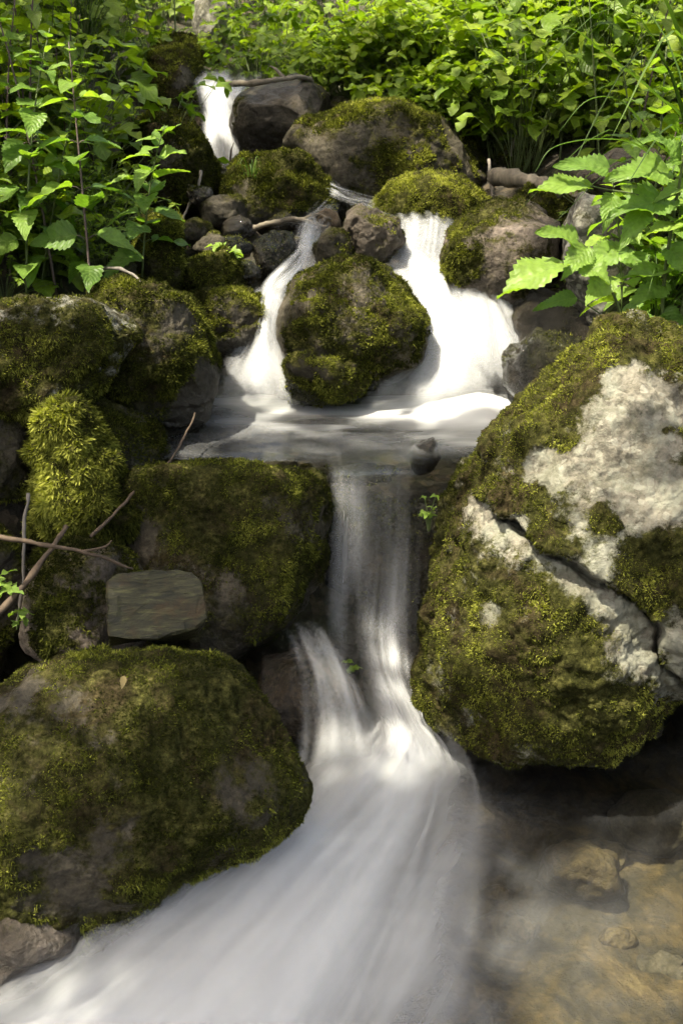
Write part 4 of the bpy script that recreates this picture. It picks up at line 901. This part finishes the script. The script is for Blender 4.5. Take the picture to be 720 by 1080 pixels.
# ---------------------------------------------------------------- twigs, sticks, roots
def stick(name, lab, pts, r0, r1, mat, side=(), cat='twig'):
    c = catmull([P(*p) for p in pts], 8); b = c[0].copy(); c = c - b; c = c + .004 * np.stack([pnoise(c * 25 + k * 9) for k in range(3)], -1)
    rr = np.linspace(r0, r1, len(c)) * (1 + .45 * pnoise(c * 55) + .35 * np.maximum(pnoise(c * 21 + 4), 0))
    V, q, t = tube(c, rr, 8); B = Bag(); B.add(V, q, t)
    for sp in side:
        c2 = catmull([P(*p) - b for p in sp], 6); V, q, t = tube(c2, np.linspace(r1 * 1.1, r1 * .5, len(c2)), 6); B.add(V, q, t)
    return tag(mk(name, B.mesh(name), M[mat], None, b), lab, cat)
stick('twig', 'long thin brown twig crossing low in front of the rounded brown stone', [(-60, 560, 2.02), (0, 568, 2.02), (50, 575, 2.02), (95, 584, 2.03), (140, 600, 2.06)], .0055, .003, 'twig', side=[[(85, 582, 2.03), (110, 577, 2.04), (118, 570, 2.05)]])
stick('twig', 'thin bent twig leaning up to the edge of the middle pool', [(96, 566, 2.22), (122, 540, 2.3), (150, 512, 2.4), (178, 487, 2.52), (194, 462, 2.62), (206, 436, 2.72)], .004, .0025, 'twig')
stick('stick', 'thicker dead stick slanting down behind the long thin twig at the frame edge', [(-30, 668, 1.98), (5, 640, 2.02), (40, 598, 2.08), (70, 556, 2.2)], .008, .005, 'twig', cat='stick')
stick('root', 'pale hanging root in the dark gap by the bright moss hummock', [(30, 520, 2.25), (26, 560, 2.23), (24, 610, 2.2), (18, 660, 2.16)], .004, .003, 'twig_g', cat='root')
stick('stick', 'forked dead stick lying below the boulder under the topmost fall', [(262, 242, 3.85), (285, 236, 3.8), (315, 231, 3.78), (345, 240, 3.75)], .010, .006, 'log', side=[[(318, 232, 3.78), (335, 226, 3.76), (350, 232, 3.74)]], cat='stick')
stick('stick', 'bare stick lying across the top of the topmost fall', [(233, 88, 4.85), (262, 88, 4.62), (290, 84, 4.6), (318, 82, 4.7), (330, 86, 4.8)], .012, .008, 'log', side=[[(300, 83, 4.62), (292, 74, 4.65), (286, 70, 4.7)]], cat='stick')
stick('twig', 'short upright twig in the foot of the topmost fall', [(243, 172, 4.55), (244, 160, 4.55), (246, 150, 4.55)], .004, .002, 'twig')
stick('root', 'thin curved root dripping between the small stones under the nettle bank', [(212, 180, 4.0), (208, 205, 3.95), (196, 222, 3.9), (190, 245, 3.85)], .006, .003, 'twig_g', cat='root')
stick('root', 'pale crooked root running along the top of the rounded boulder', [(100, 285, 3.1), (125, 283, 3.0), (142, 290, 2.95), (150, 300, 2.92)], .005, .003, 'twig_g', cat='root')
stick('log', 'old weathered log end poking out under the lobed-leaved bush', [(520, 186, 4.0), (545, 189, 3.85), (575, 197, 3.72), (592, 203, 3.66)], .028, .024, 'log', cat='log')
stick('stick', 'thin grey stick standing beside the broad humped boulder', [(515, 168, 4.1), (517, 190, 4.05), (520, 215, 4.0)], .006, .005, 'twig_g', cat='stick')
stick('twig', 'bare grey stem of the lobed-leaved bush rising from the hollow', [(538, 165, 4.45), (545, 135, 4.45), (552, 110, 4.5), (548, 90, 4.5)], .006, .003, 'twig_g', side=[[(545, 135, 4.45), (560, 118, 4.4), (566, 104, 4.4)]])
b = P(131, 713, 1.62)
V, q, uv = leaf_geo(.03, .011, 10, 1, serr=.05, fold=.3, droop=.2, shape='lance')
tag(mk('dead_leaf', new_mesh('dead_leaf', orient(V, np.zeros(3), P(128, 722, 1.58) - b + np.array([.0, 0, -.01]), np.array([.2, -.7, .6])), [q], {'tint': np.full(len(V), .7)}, uv), M['deadleaf'], None, b), 'small pale dead leaf stuck to the top of the big dark mossy boulder', 'leaf')

# ---------------------------------------------------------------- trees overhead (their crowns shade the stream)
LIT = [  # sunlit patches on the ground below: canopy gaps are cut on the sun's side of them
    (490, 350, 3.3, .24), (440, 255, 3.65, .12), (455, 425, 3.1, .15), (540, 400, 3.1, .12),
    (640, 250, 2.6, .30), (700, 170, 2.7, .34), (560, 295, 2.5, .16), (690, 320, 2.62, .2), (720, 60, 2.9, .3),
    (450, 50, 6.4, .9), (600, 60, 5.6, .8), (330, 40, 7.3, .8), (520, 80, 5.2, .4), (580, 110, 4.6, .3), (400, 85, 5.6, .3), (680, 60, 4.6, .6),
    (640, 430, 2.35, .13), (700, 480, 2.25, .16), (620, 500, 2.2, .07), (565, 405, 2.45, .07), (610, 385, 2.5, .06), (485, 600, 2.06, .15), (525, 670, 2.0, .11), (490, 565, 2.18, .08), (500, 640, 2.05, .13), (470, 610, 2.12, .07), (560, 430, 2.4, .09), (610, 380, 2.45, .10), (520, 450, 2.4, .05), (540, 590, 2.02, .05), (470, 700, 2.12, .05), (560, 640, 2.03, .05), (690, 590, 2.12, .07), (520, 470, 2.35, .035), (590, 560, 2.1, .05),
    (650, 930, 1.78, .14), (590, 1020, 1.62, .13), (690, 870, 1.95, .10), (650, 1050, 1.55, .14), (560, 940, 1.78, .08), (700, 970, 1.7, .12),
    (425, 815, 2.1, .10), (30, 1070, 1.45, .06), (120, 1075, 1.45, .05), (110, 765, 1.62, .09), (45, 790, 1.58, .09), (185, 755, 1.64, .07), (90, 880, 1.5, .04), (150, 310, 2.85, .08), (205, 500, 2.35, .05), (300, 510, 2.35, .04), (190, 340, 2.8, .05),
    (60, 120, 3.0, .22), (150, 95, 3.1, .18), (90, 60, 3.0, .18), (40, 260, 2.9, .18), (30, 200, 2.9, .16), (95, 270, 2.95, .07), (120, 190, 3.1, .07), (180, 140, 3.2, .06), (20, 60, 3.0, .09), (110, 30, 3.3, .12), (165, 40, 3.6, .12), (15, 170, 2.9, .06),
    (70, 335, 2.72, .16), (115, 335, 2.75, .12), (20, 335, 2.72, .16), (70, 465, 2.35, .09), (108, 485, 2.36, .06), (85, 535, 2.32, .03), (25, 720, 1.85, .05), (60, 705, 1.86, .05), (75, 740, 1.75, .03), (130, 735, 1.7, .03), (20, 880, 1.55, .03),
    (370, 135, 4.3, .20), (430, 140, 4.25, .18), (490, 170, 4.25, .16), (320, 150, 4.4, .07), (450, 200, 3.8, .18), (490, 205, 3.8, .07), (520, 240, 3.35, .12), (500, 280, 3.3, .06),
    (300, 190, 4.1, .16), (330, 285, 3.25, .06), (400, 285, 3.25, .06), (428, 340, 3.15, .04), (235, 125, 4.85, .09), (390, 235, 3.5, .05), (365, 95, 5.4, .12), (132, 318, 2.88, .05), (236, 275, 3.4, .05), (230, 25, 6.2, .25),
    (180, 500, 2.4, .03), (290, 495, 2.45, .03), (12, 625, 2.04, .03), (18, 660, 2.03, .025), (360, 385, 3.0, .03), (370, 560, 2.55, .03), (345, 500, 2.65, .03), (410, 690, 2.4, .03)]
LC = np.array([P(a, b, c) for a, b, c, d in LIT]); LR = np.array([d for *_, d in LIT])
trees = [(-3.4, 4.2, 'alder-like tree on the bank above the nettle stand, crown over the stream'), (-3.0, 8.0, 'tree behind the undergrowth whose crown hangs over the stream head'), (3.3, 5.6, 'tree on the bank beyond the lobed-leaved bush'), (-3.6, .4, 'tree on the bank beside the lower pool, crown over the foam'), (3.2, .6, 'tree beside the viewer on the bank of the clear corner')]
TP = np.array([[a, b] for a, b, _ in trees])
NL = 120000
c = np.stack([rng.uniform(-6.2, 4.2, NL), rng.uniform(-2.5, 10.5, NL), rng.uniform(4.2, 6.6, NL)], -1)
clump = fbm(c * [.9, .9, 1.2], 3)
zone = np.ones(NL)
back = sstep(4.6, 5.4, c[:, 1]) * sstep(-3.4, -2.4, c[:, 0])       # crown thinned to let sun onto the far undergrowth
dense = sstep(.7, -.1, c[:, 0]) * sstep(-4.8, -3.8, c[:, 0]) * sstep(-1.6, -.6, c[:, 1])       # leaves kept dense in the sun's path, thinned elsewhere for skylight
keep = rng.random(NL) < np.clip(.85 + .6 * clump, .3, 1) * (1 - .95 * back) * (.06 + .94 * dense)
for k in range(len(LC)):
    v = c - LC[k]; tt = v @ SUN; d = np.linalg.norm(v - tt[:, None] * SUN, axis=1)
    wob = 1 + .45 * fbm(c * 2.5 + k * 3.1, 2)
    keep &= d > (LR[k] * wob + .065) * (1 if LR[k] < .15 else rng.uniform(.45, 1.25, NL))
c = c[keep]; NL = len(c)
SHADE = [(370, 930, 1.75, .22, 300), (430, 980, 1.7, .16, 300), (240, 580, 2.35, .20, 500), (180, 800, 1.6, .25, 600), (540, 860, 2.0, .12, 200), (390, 580, 2.55, .12, 200)]
ex = []
for (a, b, y, r, n) in SHADE:                        # extra unseen leaves, added to shade the plume and boulders
    o = P(a, b, y); h = rng.uniform(4.3, 6.4, n); j = rng.normal(size=(n, 3)) * r * .62
    j -= (j @ SUN)[:, None] * SUN
    ex.append(o + j + SUN * ((h - o[2]) / SUN[2])[:, None])
ex = np.vstack(ex); ke = np.ones(len(ex), bool)
for k in range(len(LC)):
    v = ex - LC[k]; d = np.linalg.norm(v - (v @ SUN)[:, None] * SUN, axis=1); ke &= d > LR[k] * .8 + .05
c = np.vstack([c, ex[ke]]); NL = len(c)
near = ((c[:, None, :2] - TP[None]) ** 2).sum(-1).argmin(1)
for k, (tx, ty, lab) in enumerate(trees):
    z0 = gz(tx, ty); root = tag(empty('tree', (tx, ty, z0 - .1)), lab, 'tree')
    pts = c[near == k]; n = len(pts); rg = np.random.default_rng(60 + k)
    B = Bag(); top = np.array([rg.normal() * .3, rg.normal() * .3, 7.0 - z0])
    tr = catmull([np.zeros(3), top * [.2, .3, .35], top * [.7, .6, .7], top], 8)
    Vt, qt, t3 = tube(tr, np.linspace(.17, .03, len(tr)) * (1 + .6 * np.exp(-np.arange(len(tr)) / 1.5)), 12); B.add(Vt, qt, t3)
    cand = pts[rg.permutation(n)[:400]]; okl = []
    for e in cand:                                          # limbs kept only where they leave the cut gaps open
        seg = np.array([tx, ty, 4.6]) + (e - [tx, ty, 4.6]) * np.linspace(.1, 1, 14)[:, None]
        v = seg[:, None] - LC[None]; d = np.linalg.norm(v - (v @ SUN)[..., None] * SUN, axis=-1)
        if (d > LR[None] * .8 + .05).all(): okl.append(e)
        if len(okl) >= 18: break
    limbs = np.array(okl if okl else [np.array([tx, ty, 6.0])]) - [tx, ty, z0 - .1]
    for e in limbs:
        h = np.clip((e[2] - .25 * np.hypot(e[0], e[1])) / top[2], .35, .95); s0 = tr[int(h * (len(tr) - 1))]
        l = catmull([s0, s0 + (e - s0) * .4 + [0, 0, .25], s0 + (e - s0) * .75 + [0, 0, .2], e], 5)
        Vt, qt, t3 = tube(l, np.linspace(.035, .006, len(l)), 6); B.add(Vt, qt, t3)
    mk('trunk', B.mesh('trunk'), M['bark'], root)
    d = unit(rg.normal(size=(n, 3)) * [1, 1, .5]); u = unit(SUN + rg.normal(size=(n, 3)) * .55); y = unit(np.cross(u, d)); d = np.cross(y, u)
    L = rg.uniform(.09, .155, n)[:, None]; W = L * .62
    q0 = pts - [tx, ty, z0 - .1]
    V = np.stack([q0, q0 + d * L * .4 + y * W / 2, q0 + d * L, q0 + d * L * .4 - y * W / 2], 1).reshape(-1, 3)
    mk('crown', new_mesh('crown', V, [np.arange(n * 4).reshape(-1, 4)], {'tint': np.repeat(rg.random(n), 4)}, smooth=False), M['canopy'], root)

# ---------------------------------------------------------------- light, sky, camera
W = bpy.data.worlds.new('World'); S.world = W; W.use_nodes = True
nt = W.node_tree; bg = nt.nodes['Background']; sky = nt.nodes.new('ShaderNodeTexSky'); sky.sky_type = 'NISHITA'; sky.sun_disc = False; sky.dust_density = 5.0; sky.ozone_density = .3; sky.air_density = .8
sky.sun_elevation = math.asin(SUN[2]); sky.sun_rotation = math.atan2(SUN[0], SUN[1]) % (2 * PI)
nt.links.new(sky.outputs[0], bg.inputs[0]); bg.inputs[1].default_value = .15
sl = bpy.data.lights.new('sun', 'SUN'); sl.energy = 3.5; sl.angle = math.radians(.55); sl.color = (1, .98, .94)
so = bpy.data.objects.new('sun', sl); COL.objects.link(so); so.rotation_euler = Vector(SUN).to_track_quat('Z', 'Y').to_euler(); so.location = (-3, 3, 12)
cd = bpy.data.cameras.new('camera'); cam = bpy.data.objects.new('camera', cd); COL.objects.link(cam); S.camera = cam
cam.location = CAM; cam.rotation_euler = (PI / 2 - PITCH, 0, 0)
cd.sensor_fit = 'VERTICAL'; cd.sensor_height = 36; cd.lens = 36 * F / 1080; cd.clip_start = .05; cd.clip_end = 600
cd.dof.use_dof = True; cd.dof.focus_distance = 2.6; cd.dof.aperture_fstop = 9
S.view_settings.view_transform = 'Standard'; S.view_settings.look = 'None'; S.view_settings.exposure = 1.9; S.view_settings.use_white_balance = True; S.view_settings.white_balance_temperature = 7700; S.view_settings.white_balance_tint = 4; S.view_settings.gamma = 1; S.view_settings.use_curve_mapping = False
S.render.engine = 'CYCLES'
cy = S.cycles; cy.use_denoising = True; cy.max_bounces = 8; cy.diffuse_bounces = 4; cy.glossy_bounces = 3; cy.transmission_bounces = 4; cy.transparent_max_bounces = 64; cy.use_adaptive_sampling = True; cy.adaptive_threshold = .03; cy.sample_clamp_indirect = 6; cy.caustics_reflective = False; cy.caustics_refractive = False
